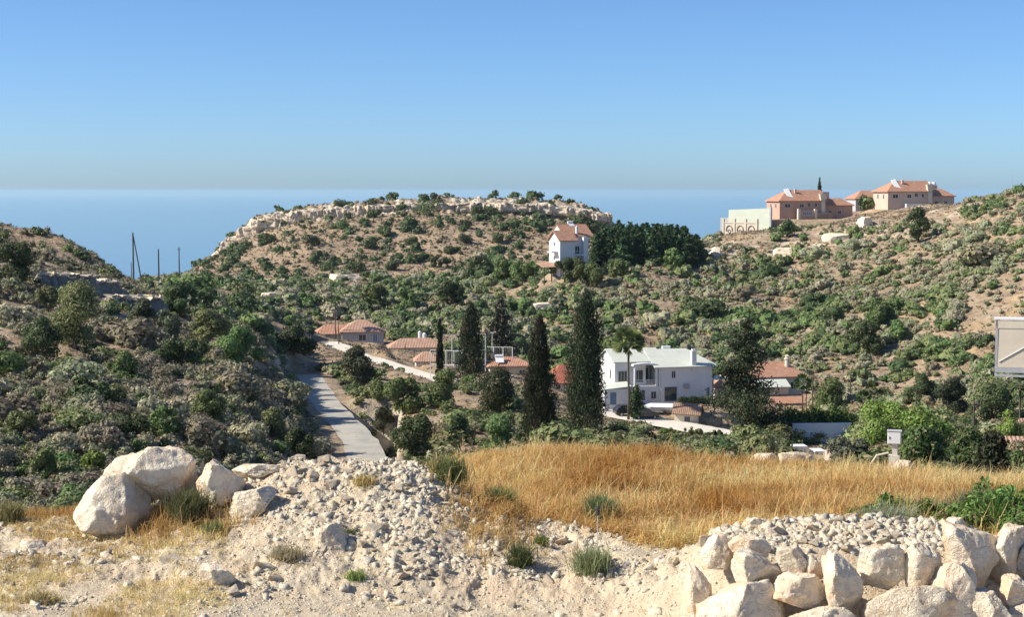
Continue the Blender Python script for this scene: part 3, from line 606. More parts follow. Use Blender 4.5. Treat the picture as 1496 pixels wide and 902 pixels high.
# --- the white house in the valley
k = .0182
h = house('house', 'large white two-storey house with a pale green-grey roof beside the tall palm', SITE['mansion'], 15)
w = MB().box(0, 5.0, 0, 7.4, -1.5, 6.6).gable(0, 5.0, 0, 7.4, 6.6, 1.55)                  # left wing
w.box(6.6, 14.4, -1.6, 7.6, -1.5, 5.9).gable(6.6, 11, -1.6, 7.6, 5.9, 2.0)               # main wing
w.box(5.0, 6.6, 2.6, 7.4, -1.5, 5.7)                                                     # recess between the wings
w.box(2.6, 6.6, -1.5, 2.6, -1.5, 2.9).box(-2.4, 1.6, -2.4, .0, -1.5, 2.7).box(13.0, 15.6, -.9, 6, -1.5, 5.7)
w.build('wall', M['white'], h)
rf = MB().roof(0, 7.6, 0, 7.4, 6.6, 1.6, 0, 0, .35, .14).build('roof', M['roofgreen'], h)
rf = MB().roof(6.2, 15.7, -1.6, 7.6, 5.9, 2.1, 0, 3.0, .5, .14).build('roof', M['roofgreen'], h); chimney(rf, 11.9, -1.75, 5.0, 8.3, .75)
MB().add([(-2.6, -2.7, 2.6), (1.8, -2.7, 3.0), (1.8, .0, 3.5), (-2.6, .0, 3.1), (-2.6, -2.7, 2.75), (1.8, -2.7, 3.15), (1.8, .0, 3.65), (-2.6, .0, 3.25)], [(3, 2, 1, 0), (4, 5, 6, 7), (0, 1, 5, 4), (1, 2, 6, 5), (2, 3, 7, 6), (3, 0, 4, 7)]).build('lean_to_roof', M['roofgreen'], h)
# arch over the balcony, balcony slab, columns
ar = MB()
pr = [(2.5 + 3.9 * t, 5.75 + .55 * math.sin(math.pi * (t * .5 + .25)) - .15) for t in np.linspace(0, 1, 9)]
for (xa, za), (xb, zb) in zip(pr[:-1], pr[1:]):
    ar.add([(xa, -1.45, za), (xb, -1.45, zb), (xb, -1.45, zb + .28), (xa, -1.45, za + .28), (xa, -.0, za), (xb, -.0, zb), (xb, -.0, zb + .28), (xa, -.0, za + .28)], [(0, 1, 2, 3), (7, 6, 5, 4), (0, 4, 5, 1), (3, 2, 6, 7), (0, 3, 7, 4), (1, 5, 6, 2)])
ar.build('arched_canopy', M['white'], h)
for x in (2.65, 6.1): MB().box(x, x + .3, -1.5, -1.2, 2.9, 5.7).build('column', M['white'], h)
railing(h, 2.95, 6.1, -1.4, 2.9, 1.0, 14)
window(h, 'f', .5, 3.2, 1.5, 2.0, 0, 'glass', 'balcony_door', 2); window(h, 'f', 3.0, 3.3, 1.6, 2.0, .0, 'glass', 'balcony_door', 1)
window(h, 'f', 5.15, 3.4, 1.2, 1.9, 2.6, 'glass', 'balcony_door', 1)
window(h, 'f', 8.6, 4.0, .7, 1.15, -1.6); window(h, 'f', 13.6, 4.1, 1.0, 1.35, -1.6 + .7, 'shutter', 'window', 1)
window(h, 'f', 7.5, .5, 2.0, 2.2, -1.6, 'glass', 'patio_door', 1, 'shutter'); window(h, 'f', 13.3, .7, 1.9, 1.7, -.9, 'shutter', 'window', 3)
window(h, 'f', 1.0, .7, 1.1, 1.9, -2.4 * 0 - .0, 'glass'); window(h, 'f', -1.6, .3, 1.1, 2.0, -2.4, 'shutter', 'door', 0)
window(h, 'f', 3.2, .7, 1.2, 1.7, -1.5, 'glass'); window(h, 'f', 5.3, .9, .9, 1.2, -1.5, 'glass')
window(h, 'l', 1.6, 3.8, .8, 1.5, 0, 'glass'); window(h, 'l', 5.0, 1.5, .8, 1.4, 0, 'glass'); window(h, 'l', -.8, 3.6, .7, 1.7, 6.6, 'glass')
MB().box(10.6, 11.5, -1.95, -1.62, 2.4, 3.1).box(10.75, 11.3, -1.98, -1.95, 2.5, 3.0).build('air_conditioner', M['grey'], h)
MB().tube([(6.9, -1.68, -1), (6.9, -1.68, 5.8)], .05, 6).build('downpipe', M['whitemetal'], h)
heater(rf, 9.2, 4.2, 7.3)
# --- pavilion shed below it
p = on(1000, 626, 238); h = house('shed', 'small cream shed with a brown tiled roof in front of the white house', on(985, 621, 239) , -12, 'shed')
h.location.z -= .1
MB().box(0, 3.4, 0, 4.6, -.6, 2.3).build('wall', M['cream'], h)
sh = MB(); sh.add([(-.35, 2.0, 3.75 - .0), (-.35, -.5, 2.35), (3.9, -.5, 2.2), (3.9, 2.0, 3.6), (-.35, 5.0, 2.3), (3.9, 5.0, 2.15)], [(1, 2, 3, 0), (0, 3, 5, 4)])
sh.add([(-.35, 2.0, 3.65), (-.35, -.5, 2.25), (3.9, -.5, 2.1), (3.9, 2.0, 3.5), (-.35, 5.0, 2.2), (3.9, 5.0, 2.05)], [(0, 3, 2, 1), (4, 5, 3, 0)]); sh.build('roof', M['terrabrown'], h)
MB().add([(3.4, 0, 2.3), (3.4, 4.6, 2.25), (3.4, 2.0, 3.5), (3.3, 0, 2.3), (3.3, 4.6, 2.25), (3.3, 2.0, 3.5)], [(0, 1, 2), (5, 4, 3), (0, 2, 5, 3), (1, 4, 5, 2)]).build('gable_end', M['darkwood'], h)
window(h, 'f', 1.4, .1, 1.0, 1.9, 0, 'glass', 'door', 0)
# --- orange-roofed house behind the cypresses
h = house('house', 'white house with a red hipped roof half hidden between the two tallest cypresses', SITE['house_l'], 14)
MB().box(0, 6.2, 0, 7, -2.5, 4.5).box(-.6, 2.6, -2.0, 0, -2.5, 2.5).build('wall', M['cream'], h)
MB().roof(0, 6.2, 0, 7, 4.5, 2.3, 2.2, 2.2, .45).build('roof', M['terrared'], h)
MB().box(-.9, 2.9, -2.3, 0, 2.5, 2.65).build('balcony_slab', M['white'], h); railing(h, -.8, 2.8, -2.2, 2.65)
window(h, 'f', .5, 3.0, 1.0, 1.2, 0); window(h, 'f', 3.3, 2.9, 1.0, 1.3, 0); window(h, 'f', .3, -.4, 1.5, 1.9, -2.0, 'glass', 'patio_door')
h = house('house', 'low cream house with a faded orange roof left of the middle cypress', SITE['bung_d'], 8)
MB().box(0, 6.8, 0, 6, -2.5, 1.7).build('wall', M['cream'], h); MB().roof(0, 6.8, 0, 6, 1.7, 1.2, 2.4, 2.4, .4).build('roof', M['terra'], h)
heater(h, 1.0, 1.6, 2.3); window(h, 'f', 4.6, .2, 1.0, 1.0, 0)
# --- bungalows along the track
h = house('bungalow', 'farthest bungalow with a wide weathered orange hip roof beside the track', SITE['bung_a'], 10)
MB().box(0, 7.6, 0, 7, -2, 2.7).box(-4.6, 0, 1.5, 7, -2, 2.2).build('wall', M['grey'], h)
MB().roof(0, 7.6, 0, 7, 2.7, 1.7, 3.0, 3.0, .5).build('roof', M['terraold'], h); MB().roof(-4.6, 1.5, 1.5, 7, 2.2, 1.3, 1.8, 0, .4).build('roof', M['terra'], h)
window(h, 'f', 3.0, .9, 1.4, 1.2, 0); window(h, 'f', 5.6, .6, .9, 1.6, 0, 'shutter'); chimney(h, 2.6, 4.6, 2.5, 4.9, .55, 'cream')
h = house('bungalow', 'middle bungalow with a low orange roof and white tanks on top', SITE['bung_b'], 8)
MB().box(0, 6.8, 0, 5, -2, 1.9).build('wall', M['white'], h); MB().roof(-1.6, 6.9, 0, 5, 1.9, 1.25, 2, 1.2, .4).build('roof', M['terraold'], h)
MB().lathe(4.6, 3.2, [(.35, 2.6), (.38, 3.0), (.38, 3.9), (.2, 4.15), (.06, 4.2)], 12).lathe(3.8, 3.4, [(.3, 2.6), (.3, 4.3), (.1, 4.5)], 12).build('water_tank', M['whitemetal'], h)
window(h, 'f', 2.4, .4, .7, 1.0, 0); window(h, 'f', 5.0, .3, 1.0, 1.2, 0)
h = house('bungalow', 'nearest bungalow, white with a pinkish roof behind the slim cypress', SITE['bung_c'], 6)
MB().box(0, 3.6, 0, 4.6, -2, 1.4).build('wall', M['white'], h); MB().roof(0, 3.6, 0, 4.6, 1.4, 1.2, 1.3, 1.3, .35).build('roof', M['terraold'], h); window(h, 'f', 1.4, .3, .8, .8, 0)
h = house('pavilion', 'small pink-roofed pavilion with a white tank behind the mesh fence', on(656, 552, 262), 6, 'pavilion'); press = None
MB().box(0, 2.4, 0, 3, -3, 1.9).build('wall', M['cream'], h); MB().roof(0, 2.4, 0, 3, 1.9, 1.2, .9, .9, .3).build('roof', M['terraold'], h); heater(h, .5, 1.2, 2.5)
# --- right-hand house
h = house('house', 'grey and cream house with terracotta roofs and a round chimney behind the dark feathery tree', SITE['house_r'], 12)
MB().box(2.2, 10.2, 1, 8, -2, 5.1).box(-5.2, 2.2, 0, 6, -2, 3.8).gable(-1, 2.2, 0, 6, 3.8, 1.3).box(2.2, 6.4, -1.4, 1, -2, 3.6).build('wall', M['cream'], h)
MB().roof(1.0, 10.4, 1, 8, 5.1, 1.9, 3, 3, .5).build('roof', M['terra'], h); MB().roof(-5.2, 3.0, 0, 6, 3.8, 1.5, 2, 0, .4).build('roof', M['terra'], h)
MB().roof(1.0, 6.4, -1.6, 3, 3.6, 1.0, 0, 0, .25).build('roof', M['roofgreen'], h)
MB().add([(2.2, -4.6, 1.35), (10.6, -4.6, 1.35), (10.3, -1.4, 2.35), (2.6, -1.4, 2.35), (2.2, -4.6, 1.2), (10.6, -4.6, 1.2), (10.3, -1.4, 2.2), (2.6, -1.4, 2.2)], [(0, 1, 2, 3), (7, 6, 5, 4), (0, 4, 5, 1), (1, 5, 6, 2), (3, 7, 4, 0), (2, 6, 7, 3)]).build('porch_roof', M['terra'], h)
for x in (2.5, 5.2, 7.8, 10.2): MB().box(x, x + .22, -4.45, -4.23, -2, 1.2).build('column', M['cream'], h)
MB().lathe(7.9, 3.2, [(.38, 5.4), (.36, 7.5), (.5, 7.55), (.5, 7.75), (.3, 7.8), (.3, 8.05), (.45, 8.1), (.1, 8.3)], 14).build('chimney', M['cream'], h)
window(h, 'f', -3.8, 1.4, 1.2, 1.2, 0); window(h, 'f', -1.2, 1.4, 1.2, 1.2, 0, 'shutter'); window(h, 'f', 7.6, 2.9, 1.2, 1.2, 1); window(h, 'f', 3.4, .1, 1.8, 1.1, -1.4)
# carport beside the house
h = house('carport', 'open flat-roofed carport between the white house and the dark feathery tree', on(1040, 612, 256), 12, 'carport')
MB().box(0, 3.8, 0, 4, 3.2, 3.4).build('roof', M['white'], h)
for x, y in ((.1, .1), (3.5, .1), (.1, 3.7), (3.5, 3.7)): MB().box(x, x + .18, y, y + .18, -1, 3.2).build('post', M['brownwall'], h)
# --- white tower house on the saddle
h = house('house', 'tall white three-storey house with orange roofs at the foot of the table hill', SITE['tower'], 25)
MB().box(0, 3.8, 0, 5.6, -4, 7.2).gable(0, 3.8, 0, 5.6, 7.2, 1.9).box(3.8, 8.6, 2.2, 9.6, -4, 8.0).gable(2.2, 8.6, 2.2, 9.6, 8.0, 2.4).box(2.2, 3.8, 5.6, 9.6, 0, 8.0).box(6.6, 7.6, .8, 2.2, -4, 7.7).build('wall', M['white'], h)
rf = MB().roof(0, 4.0, 0, 5.6, 7.2, 2.0, 0, 0, .5).build('roof', M['terra'], h); rf = MB().roof(2.4, 9.4, 2.2, 9.6, 8.0, 2.5, 0, 0, .4).build('roof', M['terra'], h)
chimney(rf, 5.6, 2.6, 8.0, 10.2, .5); heater(rf, 5.2, 6.4, 10.2)
MB().box(3.8, 7.2, .7, 2.2, 3.4, 3.65).build('balcony_slab', M['white'], h); railing(h, 3.85, 7.1, .8, 3.65, .95, 8)
for z in (5.6, 2.4, -.6): window(h, 'l', 2.4, z, .9, 1.0, 0)
window(h, 'f', 4.3, 5.6, .5, .7, 2.2, None, 'window', 0); window(h, 'f', 5.0, 3.7, 1.2, 1.9, 2.2, None, 'balcony_door')
MB().box(-1.7, 0, 1.0, 3.2, 4.2, 4.5).build('balcony_slab', M['white'], h)
MB().add([(-4.2, 0, .9), (0, 0, 1.0), (0, 4, 1.9), (-4.2, 4, 1.8), (-4.2, 0, .75), (0, 0, .85), (0, 4, 1.75), (-4.2, 4, 1.65)], [(0, 1, 2, 3), (7, 6, 5, 4), (0, 4, 5, 1), (1, 5, 6, 2), (3, 7, 4, 0), (2, 6, 7, 3)]).build('porch_roof', M['terraold'], h)
for x in (-4.0, -2.1): MB().box(x, x + .2, .2, .4, -3.2, .8).build('column', M['darkwood'], h)
# --- the pink villas on the ridge
def villa(name, label, p, yaw, wallm, sc_, right_wing, extras):
    h = house(name, label, p, yaw, 'villa', 'pink villas on the ridge')
    m = MB().box(0, 15.5, 0, 9, -3, 5.7).box(15.5, 15.5 + right_wing, 1.5, 8, -3, 4.2)
    m.build('wall', M[wallm], h)
    rf = MB().roof(0, 15.5, 0, 9, 5.7, 2.9, 4.6, 0, .6, .2).build('roof', M['terra'], h); chimney(rf, 6.4, 2.8, 7.2, 9.0, .6, 'pinkpale')
    MB().roof(15.2, 15.5 + right_wing, 1.5, 8, 4.2, 1.9, 0, 2.6, .5, .2).build('roof', M['terra'], h)
    MB().add([(3.1, -.2, 5.5), (3.4, 4.2, 9.0), (5.0, 4.5, 9.3), (5.0, -.2, 5.6), (3.1, .1, 5.5), (3.4, 4.5, 9.0), (5.0, 4.9, 9.3), (5.0, .2, 5.6)], [(0, 3, 2, 1), (4, 5, 6, 7), (0, 1, 5, 4), (1, 2, 6, 5), (3, 7, 6, 2), (0, 4, 7, 3)]).build('gable_wall', M['white'], h)
    MB().add([(13.2, -.6, 7.6), (15.4, -.6, 7.6), (14.9, -.6, 4.6), (15.3, -.6, .6), (13.9, -.6, .6), (13.8, -.6, 4.6), (13.2, .4, 7.6), (15.4, .4, 7.6), (14.9, .4, 4.6), (15.3, .4, .6), (13.9, .4, .6), (13.8, .4, 4.6)],
        [(0, 5, 4, 3, 2, 1), (6, 7, 8, 9, 10, 11), (0, 1, 7, 6), (1, 2, 8, 7), (2, 3, 9, 8), (3, 4, 10, 9), (4, 5, 11, 10), (5, 0, 6, 11)]).build('buttress', M['cream'], h)
    for x, z, ww in ((1.6, 3.4, 1.9), (6.6, 3.4, 1.5), (9.2, 3.7, 1.2), (11.6, 3.6, 1.0)): window(h, 'f', x, z, ww, 1.2, 0)
    for y in (2.2, 5.6): window(h, 'l', y, 3.2, .9, 1.5, 0)
    for x in (17.2, 20.4)[: 2 if right_wing > 5 else 1]: window(h, 'f', x, 1.4, 1.2, 1.1, 1.5)
    extras(h); return h
def ex_a(h):
    MB().box(4.6, 5.4, -3.2, -2.4, -3.2, 3.1).build('pillar', M['cream'], h); MB().box(10.2, 11.0, -3.2, -2.4, -3.2, 3.0).build('pillar', M['cream'], h)
    MB().box(5.4, 10.2, -3.0, -.0, -3.4, 2.6).build('terrace_wall', M['pink'], h); MB().box(11.0, 16.5, -3.0, 0, -3.4, 1.8).build('terrace_wall', M['brownwall'], h)
    MB().box(-4.2, 2.2, -3.2, -2.8, -4.2, -.2).build('terrace_wall', M['brownwall'], h)
    for x, z in ((6.6, -2.6), (12.2, -2.4), (1.0, -2.7)): window(h, 'f', x, z, 1.8, .9, -3.0 if x > 3 else 0)
    window(h, 'f', 6.2, 1.2, 3.2, 1.0, -3.0, 'shutter', 'window', 4)
    MB().box(16.2, 19.8, 6.0, 8.6, 5.0, 8.2).build('roof_turret', M['pinkpale'], h)
villa('villa', 'left pink villa with hipped terracotta roof above the brown terrace wall', SITE['villa_a'], 17, 'pink', 1, 10, ex_a)
def ex_b(h):
    for x in (4.9, 10.0): MB().box(x, x + .9, -2.6, -1.8, -2.5, 1.7).build('pillar', M['white'], h)
    MB().box(5.8, 10.0, -2.5, -1.8, .4, 1.7).build('terrace_wall', M['white'], h); MB().box(12.8, 14.0, -2.6, -1.6, -.5, 1.6).build('terrace_wall', M['pinkpale'], h)
    d = MB().box(15.8, 20.5, 5.5, 8, 4.4, 7.4)
    d.build('roof_turret', M['pinkpale'], h)
    for x in (16.3, 18.3, 19.8): MB().lathe(x, 6.6, [(.8, 7.4), (.8, 7.8), (.6, 8.25), (.2, 8.5)], 12).build('water_tank', M['whitemetal'], h)
    for x in (16.2, 18.8): window(h, 'f', x, .9, 1.0, .9, 1.5)
villa('villa', 'right pale pink villa with white tanks on its roof, highest on the ridge', SITE['villa_b'], 17, 'pinkpale', 1, 8.6, ex_b)
h = house('villa', 'middle grey-pink villa set back between the two others on the ridge', SITE['villa_mid'], 12, 'villa', 'pink villas on the ridge')
MB().box(0, 11, 0, 8, -3, 4.0).build('wall', M['grey'], h); MB().roof(0, 11, 0, 8, 4.0, 2.3, 3.4, 0, .5).build('roof', M['terra'], h)
for x in (1.6, 5.2): window(h, 'f', x, 1.2, 2.0, 1.4, 0)
# courtyard wall and ornamental retaining wall left of the villas
p = on(1062, 322, 497); h = house('court_wall', 'tall blank pale green courtyard wall left of the pink villas', P(1064, 326, 500), -36, 'wall')
MB().add([(0, 0, -3), (14, 0, -3), (14, 0, 4.6), (.1, 0, 4.0), (0, .4, -3), (14, .4, -3), (14, .4, 4.6), (.1, .4, 4.0)], [(0, 1, 2, 3), (7, 6, 5, 4), (0, 3, 7, 4), (1, 5, 6, 2), (3, 2, 6, 7)]).build('wall_panel', M['palegreen'], h)
MB().box(-3.0, -.2, .5, 2.6, -4, 1.6).build('side_wall', M['grey'], h); MB().box(14, 14.5, -.3, .5, -3, 4.9).build('pillar', M['grey'], h)
h = house('retaining_wall', 'cream ornamental retaining wall with round relief arches below the courtyard', P(1056, 347, 492), -34, 'wall')
m = MB().box(0, 11.2, 0, .6, -2.5, 4.3).box(-.2, 11.4, -.15, .75, 4.3, 4.6).box(0, 11.2, .1, .5, 5.2, 5.4)
m.build('wall_panel', M['cream'], h)
for q in np.linspace(0, 11.0, 4): MB().box(q - .1, q + .35, -.2, .7, -1.5, 5.6).build('pillar', M['cream'], h)
for cx in (2.1, 5.7, 9.3):
    m = MB()
    pts = [(cx + 1.0 * math.cos(t), -.12, 2.3 + 1.3 * math.sin(t)) for t in np.linspace(-.3, math.pi + .3, 14)]
    m.tube(pts, .14, 6); m.tube([(cx + .45 * math.cos(t), -.12, 1.9 + .5 * math.sin(t)) for t in np.linspace(0, 6.28, 12)], .1, 6); m.build('relief_arch', M['brownwall'], h)
MB().box(-2.0, 1.4, -2.5, -2.1, -2.6, -.6).build('low_wall', M['cream'], h)
# white yard wall, steps etc. right of the tree
h = house('yard_wall', 'long white yard wall below the yellow-green hedge', on(1158, 660, 150), 4, 'wall'); h.location.z -= .35
MB().box(0, 5.4, 0, .3, -2, 1.75).box(0, 5.5, -.05, .35, 1.75, 1.85).build('wall_panel', M['white'], h)
h = house('planter_block', 'pair of low white blocks at the foot of the yard wall', on(1160, 664, 128), 6, 'wall')
h.location.z -= .35
MB().box(0, 1.1, 0, 1.2, -1, .95).build('block', M['white'], h); MB().box(1.6, 2.5, -.3, 1.2, -1, .6).build('block', M['white'], h)
h = house('terrace_slab', 'flat brownish concrete roof slab beside the utility cabinet', P(1232, 688, 84), 3, 'roof slab')
MB().box(0, 2.2, 0, 4, -.8, .45).build('slab', M['pinkpale'], h)
h = house('outbuilding', 'weathered pinkish tiled roof at the right edge beside the dark narrow shrub', P(1428, 698, 108), -6, 'outbuilding')
MB().box(0, 7, 0, 6, -2, .9).build('wall', M['cream'], h); MB().roof(0, 7, 0, 6, .9, 1.3, 1.5, 0, .4).build('roof', M['terraold'], h)
h = house('outbuilding', 'small far tiled roof at the right edge above the larger pinkish roof', P(1466, 668, 150), -6, 'outbuilding')
MB().box(0, 7, 0, 5, -2, 1.6).build('wall', M['cream'], h); MB().roof(0, 7, 0, 5, 1.6, 1.5, 1.5, 0, .4).build('roof', M['terraold'], h)
# utility cabinet on its pedestal
h = house('utility_cabinet', 'white utility cabinet on a pedestal at the far edge of the dry grass field', P(1296, 667, 56), -14, 'cabinet')
gz = on(1296, 667, 56).z - P(1296, 667, 56).z - .3
c = MB().box(0, .46, 0, .32, .42, .86).build('cabinet_body', M['whitemetal'], h, bevel=.012)
MB().box(.03, .43, -.015, -.002, .45, .83).build('cabinet_door', M['whitemetal'], c); MB().box(.06, .09, -.03, -.015, .6, .68).build('handle', M['dark'], c)
MB().box(-.02, .48, -.03, .34, .862, .885).build('cabinet_lid', M['grey'], h)
MB().box(.16, .34, .08, .26, .0, .42).box(.05, .42, .0, .34, gz, .02).build('pedestal', M['concrete'], h); MB().tube([(.05, 0, .12), (-.35, -.05, .02), (-.55, -.1, -.3)], .035, 8).build('conduit', M['cream'], h)
# mesh court fence
def court_fence(label, p, yaw, L, hgt, n):
    h = house('court_fence', label, p, yaw, 'fence', 'white mesh court fences')
    for q in range(n + 1): MB().tube([(L * q / n, 0, -1), (L * q / n, 0, hgt)], .07, 6).build('post', M['whitemetal'], h)
    m = MB()
    for z in (.1, hgt * .5, hgt): m.tube([(0, 0, z - .04), (L, 0, z - .04)], .045, 5)
    m.build('rail', M['whitemetal'], h)
    m = MB(); s = .35
    for i in range(int(L / s)): m.box(s * i - .008, s * i + .008, -.004, .004, .1, hgt - .05)
    for i in range(int(hgt / s)): m.box(0, L, .005, .011, s * i + .1, s * i + .115)
    m.build('mesh', M['metal'], h)
court_fence('tall white mesh court fence beside the slim cypress, front run', on(629, 548, 246), -22, 5.2, 4.3, 4)
court_fence('tall white mesh court fence behind the slim cypress, rear run', on(644, 552, 256), 14, 7.2, 5.0, 4)
court_fence('white mesh court fence between the dark cypress and the orange-roofed house', on(708, 556, 262), -14, 4.6, 4.6, 3)
h = house('lamp_post', 'thin white lamp post beside the court fence', on(719, 556, 263), 0, 'lamp post')
MB().tube([(0, 0, -1), (0, 0, 6.6)], .05, 6).build('pole', M['whitemetal'], h); MB().box(-.3, .3, -.12, .12, 6.6, 6.8).build('lamp_head', M['whitemetal'], h)
h = house('guard_rail', 'long thin white pipe rail across the slope below the table hill', on(532, 425, 372), -2, 'railing')
L = 18; m = MB()
for q in range(10): m.box(L * q / 9 - .04, L * q / 9 + .04, -.04, .04, -1.5, 1.5)
m.build('post', M['whitemetal'], h); MB().box(0, L, -.05, .05, 1.38, 1.5).box(0, L, -.04, .04, .5, .58).build('rail', M['whitemetal'], h)
# --- big steel-framed panel at the right edge
h = house('steel_framed_panel', 'beige panel in a white steel frame with a diagonal brace, cut by the right edge', P(1453, 548, 62), -16, 'steel panel')
m = MB().box(0, .09, -.0, .05, -.05, 2.1).box(0, 3.4, -.02, .06, .1, .28).box(0, 3.4, -.055, .055, -.06, .02).box(3.31, 3.4, -.05, .05, -.05, 2.1).box(0, 3.4, .9, 1.0, .1, .22)
m.build('frame', M['metal'], h)
MB().add([(.09, .005, .3), (3.3, .005, .3), (3.3, .02, 1.78), (.09, .02, 1.78), (.09, .045, .3), (3.3, .045, .3), (3.3, .05, 1.78), (.09, .05, 1.78)], [(0, 1, 2, 3), (7, 6, 5, 4), (0, 4, 5, 1), (0, 3, 7, 4), (1, 5, 6, 2)]).build('panel', M['pane_panel'], h)
MB().box(-.06, 3.5, -.02, .75, 2.1, 2.16).build('top_cap', M['whitemetal'], h); MB().add([(-.04, .0, 1.78), (3.45, .0, 1.78), (3.45, .0, 2.08), (-.04, .0, 2.08), (-.04, .05, 1.78), (3.45, .05, 1.78), (3.45, .05, 2.08), (-.04, .05, 2.08)], [(0, 1, 2, 3), (7, 6, 5, 4), (0, 4, 5, 1), (0, 3, 7, 4)]).build('fascia', M['pane_panel'], h)
MB().tube([(.14, -.012, .5), (1.5, -.008, 1.35)], .018, 6).build('brace', M['metal'], h)
gz = float(H(P(1453, 548, 62).x + 2.4, 62)) - P(1453, 548, 62).z
for x in (2.0, 3.0): MB().tube([(x, .2, gz - .5), (x, .2, .2)], .07, 8).build('post', M['metal'], h)
# --- poles
def pole(label, u, Y, vtop, rad=.11, arm=0, tilt=0, vbase=None, group='utility poles in the valley', mat='wood'):
    b = on(u, vbase or 500, Y); t = P(u, vtop, Y); hh = t.z - b.z
    h = house('utility_pole', label, b, 0, 'utility pole', group)
    MB().tube([(0, 0, -.6), (tilt * .5, 0, hh * .5), (tilt, 0, hh)], [rad * 1.2, rad, rad * .75], 8).build('pole', M[mat], h)
    if arm: MB().box(tilt - arm, tilt + arm, -.05, .05, hh - .6, hh - .48).build('cross_arm', M[mat], h)
    return h
pole('leftmost dark pole against the sea, with a leaning stay beside it', 195, 300, 340, .17, 0, 0, 400, 'poles on the saddle')
h = pole('slanting stay leaning against the leftmost dark pole', 211, 300, 342, .12, 0, -2.0, 396, 'poles on the saddle')
pole('short stub post left of the leftmost dark pole', 192, 300, 384, .09, 0, 0, 400, 'poles on the saddle')
pole('middle dark pole standing against the sea left of the table hill', 232, 330, 364, .16, 0, 0, 404, 'poles on the saddle')
pole('thin dark pole nearest the table hill, against the sea', 262, 360, 361, .14, .35, 0, 404, 'poles on the saddle')
pole('slim pole with a cross arm right of the terracotta porch', 1187, 240, 540, .1, .9, 0, 600)
pole('dark thin pole in front of the round chimney', 1178, 250, 530, .06, 0, 0, 600)
pole('bare pole on the scrub slope above the green bushes', 1338, 215, 566, .1, .7, 0, 620)
pole('wooden pole with cross arm above the dense bushes at right', 1422, 190, 585, .11, .8, 0, 640)
pole('short pole in the scrub right of the grey terracotta house', 1242, 262, 549, .09, 0, 0, 600)
pole('pale thin mast on the ridge in front of the left pink villa', 1153, 470, 318, .09, 0, 0, 340, mat='metal')
pole('thin wooden pole beside the farthest bungalow', 495, 285, 470, .1, 0, 0, 510)
pole('thin wooden pole beside the middle bungalow', 592, 278, 502, .09, 0, 0, 530)
pole('dark short pole in front of the middle bungalow', 605, 268, 510, .08, 0, 0, 535)
pole('pale mast far up the slope at the right end of the ridge', 1478, 395, 252, .05, 0, 0, 285, mat='metal')
# --- things on the driveway
def car(p, rz, label):
    h = tag(empty('parked_car', p, rz), label, 'car')
    prof = [(-2.1, .35), (-2.12, .8), (-1.9, 1.0), (-1.15, 1.1), (-.55, 1.62), (1.3, 1.66), (1.95, 1.15), (2.1, .95), (2.08, .4)]
    vs = [(x, y, z) for y in (-.85, .85) for x, z in prof]; n = len(prof)
    fs = [tuple(range(n)), tuple(range(2 * n - 1, n - 1, -1))] + [(i, i + n, (i + 1) % n + n, (i + 1) % n) for i in range(n)]
    MB().add(vs, fs).build('body', M['carpaint'], h, bevel=.08)
    g = MB()
    for s in (-1, 1): g.add([(-1.0, s * .86, 1.13), (1.7, s * .86, 1.15), (1.2, s * .86, 1.55), (-.5, s * .86, 1.53)], [(0, 1, 2, 3) if s < 0 else (3, 2, 1, 0)])
    g.build('side_window', M['glass'], h)
    for x in (-1.35, 1.3):
        for y in (-.88, .72):
            o = MB().tube([(x, y, .33), (x, y + .18, .33)], .34, 16).build('wheel', M['rubber'], h); MB().tube([(x, y - .01, .33), (x, y + .19, .33)], .19, 12).build('rim', M['metal'], o)
    for y in (-.6, .6): MB().box(-2.16, -2.1, y - .18, y + .18, .62, .78).build('headlight', M['glass'], h)
car(on(941, 613, 241), R(200), 'dark car parked on the driveway right of the small green tree')
car(on(917, 608, 242.5), R(197), 'dark car parked behind the small green tree')
h = tag(empty('boat_under_cover', on(966, 611, 243.5), R(-8)), 'long white covered boat on a trailer beside the brown-roofed shed', 'boat')
prof = [(-2.6, .1, .75), (-1.6, .75, .62), (0, .95, .6), (1.6, .95, .6), (2.4, .85, .65)]
vs = []; 
for x, hw, zb in prof: vs += [(x, -hw, 1.15), (x, -hw * .6, zb), (x, hw * .6, zb), (x, hw, 1.15), (x, 0, 1.65 if x > -2 else 1.3)]
fs = []
for i in range(4): fs += [(i * 5 + a, (i + 1) * 5 + a, (i + 1) * 5 + (a + 1) % 5, i * 5 + (a + 1) % 5) for a in range(5)]
fs += [(4, 3, 2, 1, 0), (20, 21, 22, 23, 24)]
MB().add(vs, fs).build('hull', M['canvas'], h)
MB().box(-2.2, 2.5, -.7, -.62, .35, .45).box(-2.2, 2.5, .62, .7, .35, .45).box(-.2, -.1, -.7, .7, .35, .62).box(1.3, 1.4, -.7, .7, .35, .62).build('trailer_frame', M['metal'], h)
for y in (-.95, .8): MB().tube([(.6, y, .3), (.6, y + .15, .3)], .3, 14).build('wheel', M['rubber'], h)
for i, (du, lab) in enumerate(((0, 'left red gas cylinder standing beside the shed wall'), (5, 'right red gas cylinder standing beside the shed wall'))):
    h = tag(empty('gas_cylinder', on(987 + du, 617, 237.5), 0), lab, 'gas cylinder', 'red gas cylinders')
    MB().lathe(0, 0, [(.2, 0), (.24, .1), (.24, .95), (.16, 1.1), (.05, 1.15)], 14).build('cylinder_body', M['red'], h); MB().lathe(0, 0, [(.04, 1.15), (.09, 1.2), (.09, 1.3), (.03, 1.33)], 8).build('valve', M['dark'], h)
